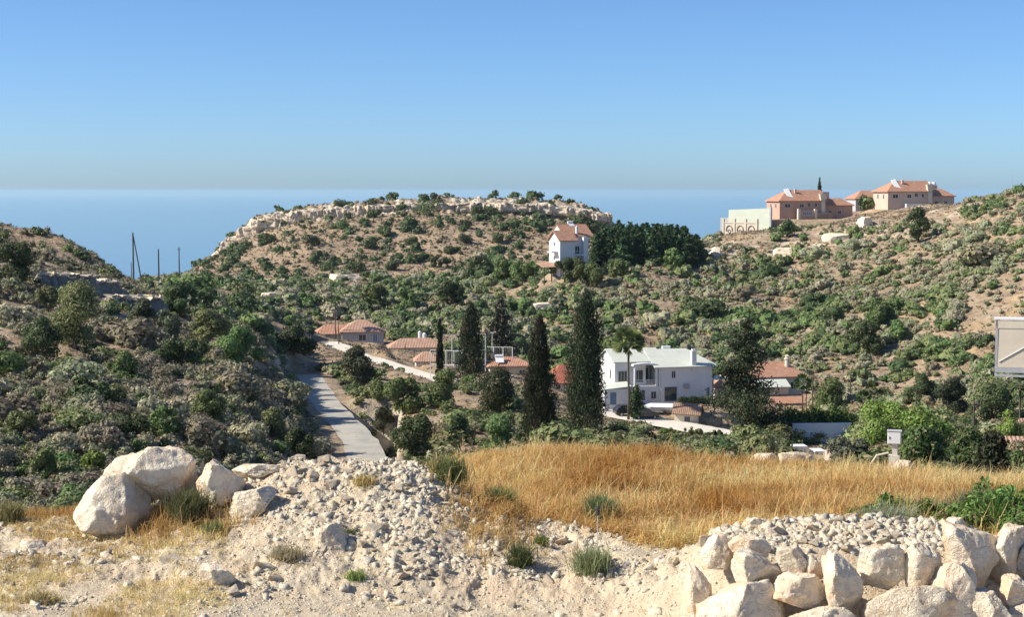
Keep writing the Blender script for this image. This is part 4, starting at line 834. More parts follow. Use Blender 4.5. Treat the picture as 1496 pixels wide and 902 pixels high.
# small stake lamp in the field edge
h = tag(empty('stake_lamp', on(873, 800, 26.2), 0), 'small dark lamp head on a thin stake in the rubble bank', 'lamp')
tp = P(873, 742, 26.2).z - h.location.z
MB().tube([(0, 0, -.1), (0, 0, tp - .12)], .008, 6).build('stake', M['metal'], h); MB().lathe(0, 0, [(.02, tp - .13), (.035, tp - .11), (.032, tp - .03), (.04, tp - .02), (.035, tp), (.01, tp + .02)], 12).build('lamp_head', M['dark'], h)
TWIG = (.235, .21, .145); RUSSET = (.27, .225, .15); DULL = (.11, .135, .07)
# ------------------------------------------------------------------ rocks
from mathutils import noise as mn
def boulder_mesh(name, dims, seed, sub=5, planes=15, rough=1.0, sharp=.6):
    rg = np.random.default_rng(seed); bm = bmesh.new(); bmesh.ops.create_icosphere(bm, subdivisions=sub, radius=1.0)
    V = np.array([v.co[:] for v in bm.verts]); N = unit(rg.normal(size=(planes, 3))); D = rg.uniform(.52, .86, planes)
    N = np.vstack([N, [[0, 0, 1], [0, 0, -1], [.2, -1, .1], [-1, -.1, .1]] / np.array([[1], [1], [1.03], [1.01]])]); D = np.append(D, [.72, .7, .74, .8])
    for _ in range(2):
        for n, d in zip(N, D):
            q = V @ n - d; m = q > 0; V[m] -= np.outer(q[m] * .93, n)
    V = V / np.abs(V).max(0)
    out = []
    for p in V:
        q = Vector(p) * 1.0; o = Vector((seed * 3.7, seed * 1.3, -seed))
        a = mn.fractal(q * 1.6 + o, 1.0, 2.0, 5) * .07 + mn.fractal(q * 6.5 + o, .7, 2.2, 5) * .03 - .055 * mn.voronoi(q * 2.6 + o)[0][0] + .03
        c = abs(mn.noise(q * 3.2 + o)); a -= .035 * max(0, .12 - c) / .12
        out.append(q * (1 + a * rough))
    for v, p in zip(bm.verts, out): v.co = (p.x * dims[0], p.y * dims[1], p.z * dims[2])
    me = bpy.data.meshes.new(name); bm.to_mesh(me); bm.free(); me.materials.append(M['ltrock'])
    for pl in me.polygons: pl.use_smooth = True
    return me
def boulder(box, Y, label, seed, depth=None, tilt=0, rz=0, group=None, sub=5, planes=15):
    u0, v0, u1, v1 = box; c = P((u0 + u1) / 2, (v0 + v1) / 2, Y); k = Y / F
    hx, hz = (u1 - u0) / 2 * k, (v1 - v0) / 2 * k; hy = depth or (hx + hz) / 2
    me = boulder_mesh('boulder', (hx * 1.1, hy, hz * 1.1), seed, sub, planes); o = bpy.data.objects.new('boulder', me); C.objects.link(o)
    o.location = c; o.rotation_euler = (0, R(tilt), R(rz)); tag(o, label, 'boulder', group); return o
B = [
 # stacked boulders of the wall, right foreground
 ((1052, 806, 1142, 860), 22.3, 'broad flat-bottomed boulder overhanging the gap at the left end of the wall', 11, None, 4),
 ((1138, 799, 1185, 846), 22.4, 'small squarish boulder between the overhanging boulder and the tall upright one', 12, None, -8),
 ((1129, 842, 1214, 893), 22.0, 'wedge-shaped boulder sloping down to the right at the foot of the tall upright boulder', 13, None, 8),
 ((1197, 809, 1258, 897), 21.95, 'tall upright oval boulder in the middle of the boulder wall', 14, .3, -5),
 ((1254, 800, 1323, 862), 22.3, 'boulder with a slanting lit top just right of the tall upright boulder', 15, None, -10),
 ((1320, 796, 1375, 868), 22.3, 'upright boulder with a rounded brown top left of the big pink boulder', 16, .3, 3),
 ((1260, 853, 1389, 930), 21.8, 'widest pale boulder at the bottom edge with a long flat top', 17, .4, 4),
 ((1364, 824, 1434, 906), 22.0, 'shaded leaning boulder below the big pink boulder', 18, .35, 18),
 ((1370, 766, 1461, 862), 22.75, 'biggest pink-tan boulder at the upper right of the boulder wall', 19, .45, -3),
 ((1438, 772, 1500, 858), 22.9, 'hollowed boulder with a shadowed bowl right of the biggest pink boulder', 20, .4, 5),
 ((1018, 850, 1143, 935), 22.0, 'large yellowish boulder with a smooth lit left face in the bottom row of the wall', 21, .5, 0),
 ((1139, 889, 1258, 940), 21.7, 'pale boulder top just showing at the bottom edge under the wedge-shaped boulder', 22, .4, 0),
 ((1064, 784, 1121, 818), 22.75, 'rounded boulder with a broken face behind the overhanging boulder', 23, None, 10),
 ((1026, 784, 1076, 830), 22.9, 'leftmost rounded boulder at the shoulder of the wall platform', 24, None, 0),
 ((994, 832, 1046, 930), 22.4, 'yellow-orange stone slab at the left foot of the boulder wall', 25, .3, 0),
 ((1408, 866, 1474, 930), 21.8, 'shaded boulder at the bottom edge below the leaning boulder', 26, .35, 0),
 ((1456, 846, 1506, 890), 22.1, 'grey shaded small boulder in the bottom right corner of the wall', 27, .3, 0),
 ((1176, 812, 1202, 846), 22.35, 'small stone wedged between the squarish boulder and the tall upright one', 28, None, 0),
 ((1476, 800, 1540, 862), 22.8, 'boulder cut by the right edge beside the hollowed boulder', 29, .35, 0),
 ((1470, 886, 1540, 940), 21.9, 'pale boulder in the bottom right corner cut by the right edge', 30, .3, 0),
 ((1080, 757, 1122, 784), 25.0, 'pale knobbly stone on the back rim of the rubble platform near its left end', 31, None, 0),
 ((1384, 758, 1411, 776), 25.0, 'small pale stone on the back rim of the rubble platform by the green shrubs', 32, None, 0),
 # left pile
 ((117, 696, 217, 782), 27.6, 'large smooth cream boulder with a shaded right face, leftmost of the boulder pile', 41, .75, -3),
 ((186, 656, 280, 728), 28.2, 'big rugged boulder propped on top of the pile above the dark hollow', 42, .7, 6),
 ((146, 672, 212, 712), 28.6, 'sloping slab leaning behind the leftmost cream boulder', 43, .6, -18),
 ((266, 684, 292, 726), 28.7, 'small boulder wedged right of the propped boulder', 44, .3, 0),
 ((284, 678, 352, 742), 28.0, 'rounded pale boulder right of the green weeds by the pile', 45, .6, 8),
 ((336, 716, 402, 756), 27.4, 'low flat boulder lying in front of the rounded pale boulder', 46, .45, -10),
 ((330, 678, 410, 700), 28.9, 'thin tan slab lying along the crest right of the rounded pale boulder', 47, .4, -2),
 ((466, 766, 514, 824), 25.9, 'cracked block with a dark right side in the middle of the rubble slope', 48, .35, -20),
 ((284, 828, 342, 872), 24.3, 'half-buried grey stone mound in the low dry grass at left', 49, .35, 10),
 ((176, 852, 206, 876), 24.0, 'small pale stone with a dark shadow side low on the left ground', 50, None, 10),
 ((88, 822, 114, 842), 25.2, 'small white stone among the dry grass at far left', 51, None, -10),
 ((20, 788, 78, 820), 26.4, 'low pile-like crumbly white stone near the left edge', 52, .3, 0),
 # beyond the field
 ((1098, 664, 1136, 690), 43.5, 'left one of the two pale boulders beyond the dry grass, by the dark feathery tree', 61, None, 0),
 ((1138, 660, 1192, 692), 43.5, 'right one of the two pale boulders beyond the dry grass, the wider', 62, None, 5),
 ((1302, 674, 1342, 694), 43.0, 'flat pale boulder beyond the dry grass below the utility cabinet', 63, None, 0),
]
for b in B: boulder(b[0], b[1], b[2], b[3], b[4], b[5], 0, None, 5 if b[1] < 30 else 4)
# limestone crags of the table hill: fluted blocks standing in the cliff band
def crag_mesh(dims, seed):
    bm = bmesh.new(); bmesh.ops.create_icosphere(bm, subdivisions=5, radius=1.0); o = Vector((seed * 2.1, seed, 0))
    for v in bm.verts:
        p = v.co; q = Vector([math.copysign(abs(c) ** .45, c) for c in p]); q = q / max(abs(c) for c in q) * (.55 + .45 * max(abs(c) for c in p))
        q = Vector([max(-1, min(1, c)) for c in q]); X = q.x * dims[0]
        fl = mn.fractal(Vector((X * .9, 0, q.z * .5)) + o, 1, 2, 4) * .9 + mn.fractal(Vector((X * .3, q.y, q.z * 2)) + o, 1, 2, 3) * .5
        top = mn.fractal(Vector((X * .35, q.y, 0)) + o, 1, 2, 4) * .5
        v.co = (X, q.y * dims[1] * (1 + .35 * fl), q.z * dims[2] * (1 + (top if q.z > 0 else 0)))
    me = bpy.data.meshes.new('crag'); bm.to_mesh(me); bm.free(); me.materials.append(M['ltcliff'])
    for pl in me.polygons: pl.use_smooth = True
    return me
M['ltcliff'] = rock_mat('limestone_cliff', (.66, .58, .46), (.36, .29, .22), (.48, .34, .23), .35)
crag_group = 'limestone crags along the rim of the table hill'
rg = np.random.default_rng(5)
for i in range(34):
    if i in (15, 20, 24, 29): continue
    u = 338 + i * 16.2 + rg.uniform(-5, 5); top = float(np.interp(u, [338, 380, 440, 500, 620, 800, 880, 895], [352, 318, 305, 300, 293, 295, 309, 322])); hh = rg.uniform(8, 14)
    if 400 < u < 560: hh *= 1.3
    c = P(u, top + hh * .55 + 4, 641.5); k = 641.5 / F; me = crag_mesh((rg.uniform(13, 22) * k, 4.0, hh * .6 * k), 200 + i)
    o = bpy.data.objects.new('crag', me); C.objects.link(o); o.location = c; o.rotation_euler = (0, 0, rg.uniform(-.4, .4))
    tag(o, 'fluted pale limestone crag on the rim of the table hill', 'rock crag', crag_group)
for i, (u, v, w_, h_, lab) in enumerate(((505, 411, 60, 20, 'broad white limestone outcrop below the table hill, centre left'), (395, 437, 34, 18, 'small white outcrop among bushes left of the broad limestone outcrop'), (1222, 352, 46, 22, 'white chalky outcrop on the ridge slope below the left pink villa'), (1150, 372, 40, 20, 'pale chalky outcrop lower left on the ridge slope'), (1262, 330, 26, 24, 'upright pale outcrop beside a bush under the right pink villa'), (1045, 373, 26, 22, 'rounded pale rock face at the end of the pine grove'), (790, 452, 40, 18, 'grey rock outcrop in scrub left of the middle slope'))):
    p = hit(u, v); k = p.y / F; me = boulder_mesh('outcrop', (w_ / 2 * k, 3.5 * p.y / 400, h_ / 2 * k), 300 + i, 5, 9); o = bpy.data.objects.new('rock_outcrop', me); C.objects.link(o); o.location = p; tag(o, lab, 'rock outcrop')
# small angular stones
def stone_variants(n, rng):
    out = []
    for i in range(n):
        bm = bmesh.new(); pts = np.sign(rng.normal(size=(9, 3))) * rng.uniform(.35, 1.0, (9, 3)) * np.array([1, rng.uniform(.55, .9), rng.uniform(.35, .7)])
        for p in pts: bm.verts.new(p)
        bmesh.ops.convex_hull(bm, input=bm.verts); bmesh.ops.triangulate(bm, faces=bm.faces)
        loose = [v for v in bm.verts if not v.link_faces]; bmesh.ops.delete(bm, geom=loose, context='VERTS'); bm.verts.index_update()
        out.append((np.array([v.co[:] for v in bm.verts]), np.array([[v.index for v in f.verts] for f in bm.faces]))); bm.free()
    return out
SV = stone_variants(24, np.random.default_rng(3))
def rot_mats(n, rng, flat=.5):
    q = rng.normal(size=(n, 4)); q[:, 1:3] *= flat; q /= np.linalg.norm(q, axis=1)[:, None]; w, x, y, z = q.T
    return np.stack([1 - 2 * (y * y + z * z), 2 * (x * y - z * w), 2 * (x * z + y * w), 2 * (x * y + z * w), 1 - 2 * (x * x + z * z), 2 * (y * z - x * w), 2 * (x * z - y * w), 2 * (y * z + x * w), 1 - 2 * (x * x + y * y)], 1).reshape(-1, 3, 3)
def sample_ground(n, y0, y1, rng, u0=-60, u1=1560):
    """uniform on the ground area between two depths, inside the view wedge"""
    y = np.sqrt(rng.uniform(y0 ** 2, y1 ** 2, n)); s = rng.uniform(s_of_u(u0), s_of_u(u1), n); x = s * y; z = H(x, y); u, v = proj(x, y, z); return x, y, z, u, v
rs = np.random.default_rng(17)
def rubble_density(u, v, x, y):
    """how stony the foreground is (1 on the bank and the platform, little on the sandy track and low grass)"""
    bank = sstep(250, 380, u + 30 * fbm(x, y, 13, 2)) * sstep(22.6, 24.6, y) * (1 - sstep(1300, 1700, u) * 0)
    left = .22 + .5 * (fbm(x * .7, y * .7, 61, 3) > .06)
    d = np.where(u < 330, left * (1 - bank) + bank, bank)
    d = np.maximum(d, (u > 1000) * (y > 22.6) * 1.0)
    sand = np.exp(-((u - 560) / 190.) ** 2) * (1 - sstep(23.6, 24.4, y)); d = np.maximum(d * (1 - sand), .07)
    patch = sstep(-.06, .14, fbm(x * 1.1, y * 1.1, 71, 4)); crestw = sstep(27.6, 28.6, y) * (u > 330) * (u < 720) + (u > 1040) * (y > 23.2); d = d * np.clip(.03 + .36 * patch + .5 * crestw, 0, 1)
    return d * (1 - field_mask(u, v, x, y) * .985)
# individually placed stones (the largest), then the rest as one heap
x, y, z, u, v = sample_ground(2500, 22.4, 30.5, rs); keep = (rs.random(2500) < rubble_density(u, v, x, y)) & (v < 915) & (u > -20) & (u < 1516)
idx = np.nonzero(keep)[0][:285]
smesh = []
for i, (vv, ff) in enumerate(SV[:12]):
    bm = bmesh.new(); vs = [bm.verts.new(p) for p in vv]
    for f in ff: bm.faces.new([vs[a] for a in f])
    bmesh.ops.bevel(bm, geom=list(bm.edges), offset=.05, segments=1, affect='EDGES')
    bmesh.ops.triangulate(bm, faces=bm.faces); bmesh.ops.subdivide_edges(bm, edges=bm.edges, cuts=1)
    for q in bm.verts: q.co *= 1 + .09 * mn.fractal(q.co * 3 + Vector((i, i, i)), 1, 2, 3)
    me = bpy.data.meshes.new('stone'); bm.to_mesh(me); bm.free(); me.materials.append(M['ltrock']); smesh.append(me)
for n_, i in enumerate(idx):
    o = bpy.data.objects.new('stone', smesh[n_ % 12]); C.objects.link(o); s = float(rs.lognormal(-2.25, .32)); s = min(s, .2)
    o.location = (x[i], y[i], z[i] + s * .15); o.scale = (s, s, s); o.rotation_euler = (rs.uniform(-.5, .5), rs.uniform(-.5, .5), rs.uniform(0, 6.28))
    if u[i] > 1000: tag(o, 'pale angular stone lying on the rubble platform behind the boulder wall', 'stone', 'angular stones on the rubble platform')
    elif u[i] > 330: tag(o, 'pale angular stone lying on the rubble bank', 'stone', 'angular stones on the rubble bank')
    else: tag(o, 'pale angular stone lying in the low dry grass at left', 'stone', 'angular stones in the low grass at left')
def stones_stuff(n, y0, y1, smin, smax, name, dens=rubble_density, u0=-60, u1=1560):
    x, y, z, u, v = sample_ground(n, y0, y1, rs, u0, u1); k = rs.random(n) < dens(u, v, x, y); x, y, z = x[k], y[k], z[k]; n = len(x)
    s = smin * (smax / smin) ** (rs.random(n) ** 2.6); Rm = rot_mats(n, rs, .7); VV = []; FF = []; off = 0; var = rs.integers(0, len(SV), n)
    for j, (vv, ff) in enumerate(SV):
        m = np.nonzero(var == j)[0]
        if not len(m): continue
        w = np.einsum('nij,kj->nki', Rm[m], vv) * s[m][:, None, None] + np.stack([x[m], y[m], z[m] - s[m] * .12], 1)[:, None, :]
        VV.append(w.reshape(-1, 3)); FF.append((ff[None] + (np.arange(len(m)) * len(vv))[:, None, None] + off).reshape(-1, 3)); off += len(m) * len(vv)
    o = np_mesh(name, np.concatenate(VV), np.concatenate(FF), M['ltstone'], nv=3); tag(o, kind='stuff'); return o
tag(stones_stuff(120000, 21.5, 31, .010, .12, 'rubble'), 'loose broken limestone rubble covering the bank')
def grit_density(u, v, x, y): return (.75 * (u > 280) + .3 * (u <= 280)) * (1 - field_mask(u, v, x, y)) * (.45 + .8 * sstep(-.1, .1, fbm(x * 2.1, y * 2.1, 171, 3)))
tag(stones_stuff(130000, 21.5, 31, .008, .035, 'gravel', grit_density), 'fine chalky grit between the stones of the bank')
# ------------------------------------------------------------------ dry grass and weeds
def grass_patch(name, n_tuft, y0, y1, dens, length, width, per, base, spread=.45, u0=-60, u1=1560, var=.2, clump=.05):
    x, y, z, u, v = sample_ground(n_tuft, y0, y1, rs, u0, u1); k = rs.random(n_tuft) < dens(u, v, x, y); x, y, z = x[k], y[k], z[k]
    L = length * (.45 + 1.1 * (fbm(x * .55, y * .55, 5, 4) + .5)); pos = np.repeat(np.stack([x, y, z - .02], 1), per, 0) + rs.normal(size=(len(x) * per, 3)) * np.array([clump, clump, 0])
    V, T = blades(pos, np.repeat(L, per), width, rs, spread, .7, 2, base, var)
    # patches of paler and of ruddier straw
    hue = np.repeat(np.repeat(fbm(x * .5, y * .5, 8, 3), per), 8)[:, None]; T = T * (1 + hue * np.array([1.0, 1.5, 2.2]))
    o = np_mesh(name, V, quads(len(V)), M['straw'], tint=np.clip(T, .01, .85)); tag(o, kind='stuff'); return o
def dens_field(u, v, x, y): return field_mask(u, v, x, y) * (.28 + .85 * sstep(-.14, .02, fbm(x * .8, y * .8, 19, 3)))
grass_patch('dry_grass', 27000, 25.5, 53, dens_field, (.42), .013, 17, (.70, .465, .16), 1.0)
grass_patch('dry_grass', 6500, 26, 53, dens_field, .66, .010, 8, (.74, .54, .24), .5, clump=.05)
def dens_low(u, v, x, y):
    return np.where(u < 330, .9, .0) * (y > 22) * (y < 30.8) * sstep(-.18, .05, fbm(x * .8, y * .8, 29, 3)) + .05 * (u >= 330) * (y < 30) * (fbm(x * 1.1, y * 1.1, 39, 3) > .05)
grass_patch('dry_grass', 15000, 21.5, 31, dens_low, .13, .008, 10, (.56, .42, .20), .7)
def dens_edge(u, v, x, y): return .8 * np.exp(-((y - 29.6) / .9) ** 2) * (u < 130) + .7 * np.exp(-((u - 260) / 70.) ** 2) * np.exp(-((y - 27.2) / .8) ** 2)+ .9*np.exp(-((u - 715) / 55.) ** 2) * np.exp(-((y - 27.3) / 1.1) ** 2)
grass_patch('dry_grass', 9000, 25, 31.5, dens_edge, .3, .011, 12, (.50, .33, .13), .5)
def weed(u, v, Y, h, w, base, label, n=900, spread=.35, droop=.3, width=.012, name='weed', group=None, leafy=0):
    p = on(u, v, Y) if Y else hit(u, v); rg = np.random.default_rng(int(u * 7 + v)); pos = rg.normal(size=(n, 3)) * np.array([w * .22, w * .22, 0]); pos[:, 2] = -.02 + rg.random(n) * h * .35
    V, T = blades(pos, h * .75 + 0 * pos[:, 0], width, rg, spread, droop, 2, base, .25)
    root = empty(name, p); tag(root, label, 'weed', group); np_mesh('stems', V, quads(len(V)), M['straw'], root, tint=T)
    if leafy:
        a = unit(rg.normal(size=(leafy, 3))) * rg.random((leafy, 1)) ** .4; a[:, 2] = np.abs(a[:, 2]); q = a * np.array([w * .5, w * .5, h]); LV = leaf_quads(q, rand_dir(leafy, rg, .5), .05 * rg.uniform(.6, 1.4, leafy), rg, 2.2)
        np_mesh('leaves', LV, quads(len(LV)), M['leaf'], root, tint=tints(leafy, base, rg, .25))
weed(276, 748, 27.3, .55, .6, (.17, .19, .09), 'grey-green bushy weed between the propped boulder and the rounded one', 1500, .4)
weed(655, 704, 29.0, .5, .55, (.17, .21, .08), 'left green weed tuft at the left end of the dry grass', 1300, .4)
weed(730, 706, 29.8, .55, .5, (.15, .20, .07), 'bright green weed tuft right of the first, in the dry grass edge', 1300, .35)
weed(876, 745, 29.5, .6, .5, (.17, .20, .09), 'green weed clump above the stake lamp in the dry grass', 1200, .4)
weed(862, 838, 25.3, .42, .55, (.26, .27, .14), 'pale grey-green weed on the rubble slope below the stake lamp', 1000, .55)
weed(760, 820, 25.7, .42, .4, (.12, .15, .06), 'small dark green tuft on the rubble slope left of the stake lamp', 500, .5)
weed(790, 786, 26.8, .16, .25, (.10, .17, .03), 'little bright green sprig on the rubble crest', 260, .7)
weed(420, 812, 25.2, .22, .5, (.36, .30, .20), 'dry grey twiggy weed lying on the left part of the rubble slope', 700, .9)
weed(510, 776, 26.2, .14, .3, (.16, .17, .08), 'dark little tuft on top of the cracked block', 300, .8)
weed(532, 716, 28, .2, .4, (.42, .30, .15), 'straw-coloured tuft near the top of the rubble bank', 500, .6)
weed(60, 890, 23, .2, .5, (.44, .37, .17), 'yellowish grass tuft in the bottom left corner', 700, .6)
weed(520, 852, 24.6, .18, .3, (.26, .32, .10), 'small yellow-green tuft at the foot of the rubble slope', 300, .6)
weed(310, 776, 26.6, .2, .35, (.2, .25, .1), 'small green tuft at the foot of the rounded pale boulder', 400, .5)
weed(1300, 770, 25.6, .3, .9, (.30, .33, .20), 'pale grey-green straggling weed on the rubble platform', 900, .8)
weed(12, 770, 28.5, .4, .5, (.28, .26, .12), 'mixed green and straw weed at the left edge', 900, .5)
weed(1180, 772, 27.2, .42, .7, (.55, .42, .22), 'pale straw plume rising behind the rubble platform', 900, .5)
# leafy green shrubs behind the platform
def near_shrub(u, v, Y, r, h, base, label, n=5000, leaf=.05, cat='shrub', name='shrub', alt=BROWN, pa=.1):
    p = on(u, v, Y); rg = np.random.default_rng(int(u * 3 + v)); V, T = shrub_geo(rg, n, r, h / r, leaf, base, 9, alt, pa); o = np_mesh(name, V, quads(len(V)), M['leaf'], tint=T); o.location = p; tag(o, label, cat); return o
near_shrub(1300, 766, 27.6, .34, .3, (.15, .24, .06), 'bright green low shrub at the left of the green patch behind the platform', 3000, .045)
near_shrub(1372, 772, 27.4, .42, .36, (.16, .25, .06), 'bright green shrub in the middle of the green patch behind the platform', 3600, .045)
near_shrub(1432, 788, 26.9, .45, .5, (.13, .22, .05), 'green shrub rising directly behind the biggest pink boulder', 4200, .045)
near_shrub(1486, 808, 26.6, .5, .6, (.10, .19, .04), 'darker green glossy shrub cut by the right edge behind the wall', 4500, .045)
gw = np.random.default_rng(44)
for i_ in range(15):
    u_ = 1258 + i_ * 16.5 + gw.uniform(-8, 8); weed(u_, 770 + max(0, u_ - 1370) * .25, 27.9 + gw.uniform(-.5, 1.2), gw.uniform(.35, .7) + max(0, u_ - 1360) * .004, gw.uniform(.4, .75), (.17, .26, .07), 'loose bright green leafy weed behind the boulder wall', 350, .6, .4, .012, 'leafy_weed', 'loose green weeds behind the boulder wall', 900)
for i, (u_, v_, Y_, h_, w_) in enumerate(((1372, 742, 29, .62, .8), (1425, 746, 28.6, .75, .7), (1330, 735, 29.5, .5, .7))):
    weed(u_, v_, Y_, h_, w_, (.26, .23, .16), ['brownish grey dead weed above the green patch, left of the tall one', 'tallest brownish grey dead weed above the green patch', 'faint grey-green weed in the dry grass left of the dead weeds'][i], 1300, .45)
# ------------------------------------------------------------------ trees placed one by one
TR = np.random.default_rng(99)
def tree(u, vbase, vtop, wpx, label, Y=None, kind='broad', base=OLIVE, n=None, name=None, cat='tree', group=None, th=.05, alt=BROWN, pa=.06, leaf=None, vfoot=None):
    p = on(u, vbase, Y) if Y else hit(u, vbase, 60); Y = p.y; h = max(1.0, P(u, vtop, Y).z - p.z); w = wpx * Y / F
    lf = leaf or max(.12, Y / F * 2.3); area = h * w * 1.2
    if kind == 'broad':
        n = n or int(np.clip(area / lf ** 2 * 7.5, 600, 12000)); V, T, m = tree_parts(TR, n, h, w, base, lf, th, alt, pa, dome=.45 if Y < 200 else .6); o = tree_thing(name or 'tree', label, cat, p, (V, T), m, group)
    elif kind == 'cypress':
        n = n or int(np.clip(area / lf ** 2 * 15, 1500, 26000)); V, T = cypress_geo(TR, n, h, w, base, lf, pa=pa); m = MB().tube([(0, 0, -.4), (0, 0, h * .3), (0, 0, h * .7)], [.16 + h * .01, .14, .05], 8); o = tree_thing(name or 'cypress_tree', label, cat, p, (V, T), m, group)
    else:
        n = n or int(np.clip(area / lf ** 2 * 4.5, 600, 12000)); V, T, m = conifer_geo(TR, n, h, w, base, lf, alt=alt, pa=pa); o = tree_thing(name or 'pine_tree', label, cat, p, (V, T), m, group)
    return o
CYP = (.05, .07, .034)
tree(856, 640, 433, 74, 'tallest cypress, standing just left of the palm and the white house', 150, 'cypress', CYP, pa=.11)
tree(788, 640, 468, 58, 'broad dark cypress left of the tallest one', 153, 'cypress', CYP, pa=.09)
tree(688, 556, 447, 44, 'dense dark cypress standing among the court fences', 243, 'cypress', (.038, .052, .026), n=7000)
tree(643, 545, 467, 15, 'slim pencil cypress left of the court fence', 243, 'cypress', (.035, .052, .026))
tree(1197, 300, 261, 8, 'tiny pencil cypress on the skyline above the left pink villa', 519, 'cypress', CYP)
tree(731, 548, 432, 62, 'tall loose grey-green pine right of the dark cypress by the court', 268, 'pine', (.075, .085, .055), alt=GREYB, pa=.2)
tree(1092, 662, 462, 136, 'big dark feathery tree in front of the right-hand terracotta house', 150, 'pine', (.06, .075, .038), n=15000, alt=(.12, .10, .06), pa=.16)
tree(930, 610, 563, 30, 'small green conical tree on the driveway in front of the white house', 240, 'pine', (.08, .12, .05), n=3000)
# palm
def palm(u, Y, vtop, rpx, label, vb=600, thick=.2, nf=34, base=(.20, .28, .09), fan=True):
    p = on(u, vb, Y); k = Y / F; h = P(u, vtop + rpx * .85, Y).z - p.z; r = rpx * k; rg = np.random.default_rng(int(u)); root = empty('palm_tree', p); tag(root, label, 'palm tree')
    MB().tube([(0, 0, -.3), (.05, 0, h * .3), (-.03, 0, h * .7), (0, 0, h)], [thick * 1.3, thick, thick * .9, thick * 1.0], 10).build('trunk', M['bark'], root, True)
    VV = []
    for i in range(nf):
        a = rg.random() * 6.283; el = rg.uniform(-.75, 1.35); d = Vector((math.cos(a) * math.cos(el), math.sin(a) * math.cos(el), math.sin(el))); st = Vector((0, 0, h)) + d * r * .12; c = st + d * r * .42; side = d.cross(Vector((0, 0, 1))).normalized() if abs(d.z) < .98 else Vector((1, 0, 0)); roll = rg.uniform(-1.1, 1.1); side = (side * math.cos(roll) + side.cross(d) * math.sin(roll)).normalized(); upv = side.cross(d)
        for j in range(11):
            t = (j / 10 - .5) * 2.2; dd = (d * math.cos(t) + side * math.sin(t)); L = r * .72 * (1 - .2 * abs(t)); e = c + dd * L - Vector((0, 0, .10 * L)) + upv * L * .12; pw = (side * math.cos(t) - d * math.sin(t)) * r * .075; mid = c + dd * L * .5
            VV += [c, mid - pw, e, mid + pw]
        s2 = side * .03; VV += [st - s2, c - s2, c + s2, st + s2]
    V = np.array([q[:] for q in VV]); np_mesh('fronds', V, quads(len(V)), M['leaf'], root, tint=tints(len(V) // 4, base, rg, .25, (.2, .15, .08), .06))
palm(918, 239, 482, 22, 'tall fan palm in front of the white house', 604, .17, 60)
for i, (u, Y, vt, r_) in enumerate(((490, 300, 432, 9), (1276, 175, 560, 14), (1490, 160, 548, 16), (1172, 250, 548, 13), (1262, 180, 572, 12))):
    palm(u, Y, vt, r_, ['small palm with a thin trunk above the farthest bungalow', 'pale green palm rising from the bushes right of the terracotta porch', 'palm at the right edge below the steel panel', 'short palm beside the grey wall of the terracotta house', 'lower pale palm left of the other one in the green bushes'][i], 600 if i else 480, .1, 26, (.10, .15, .05))
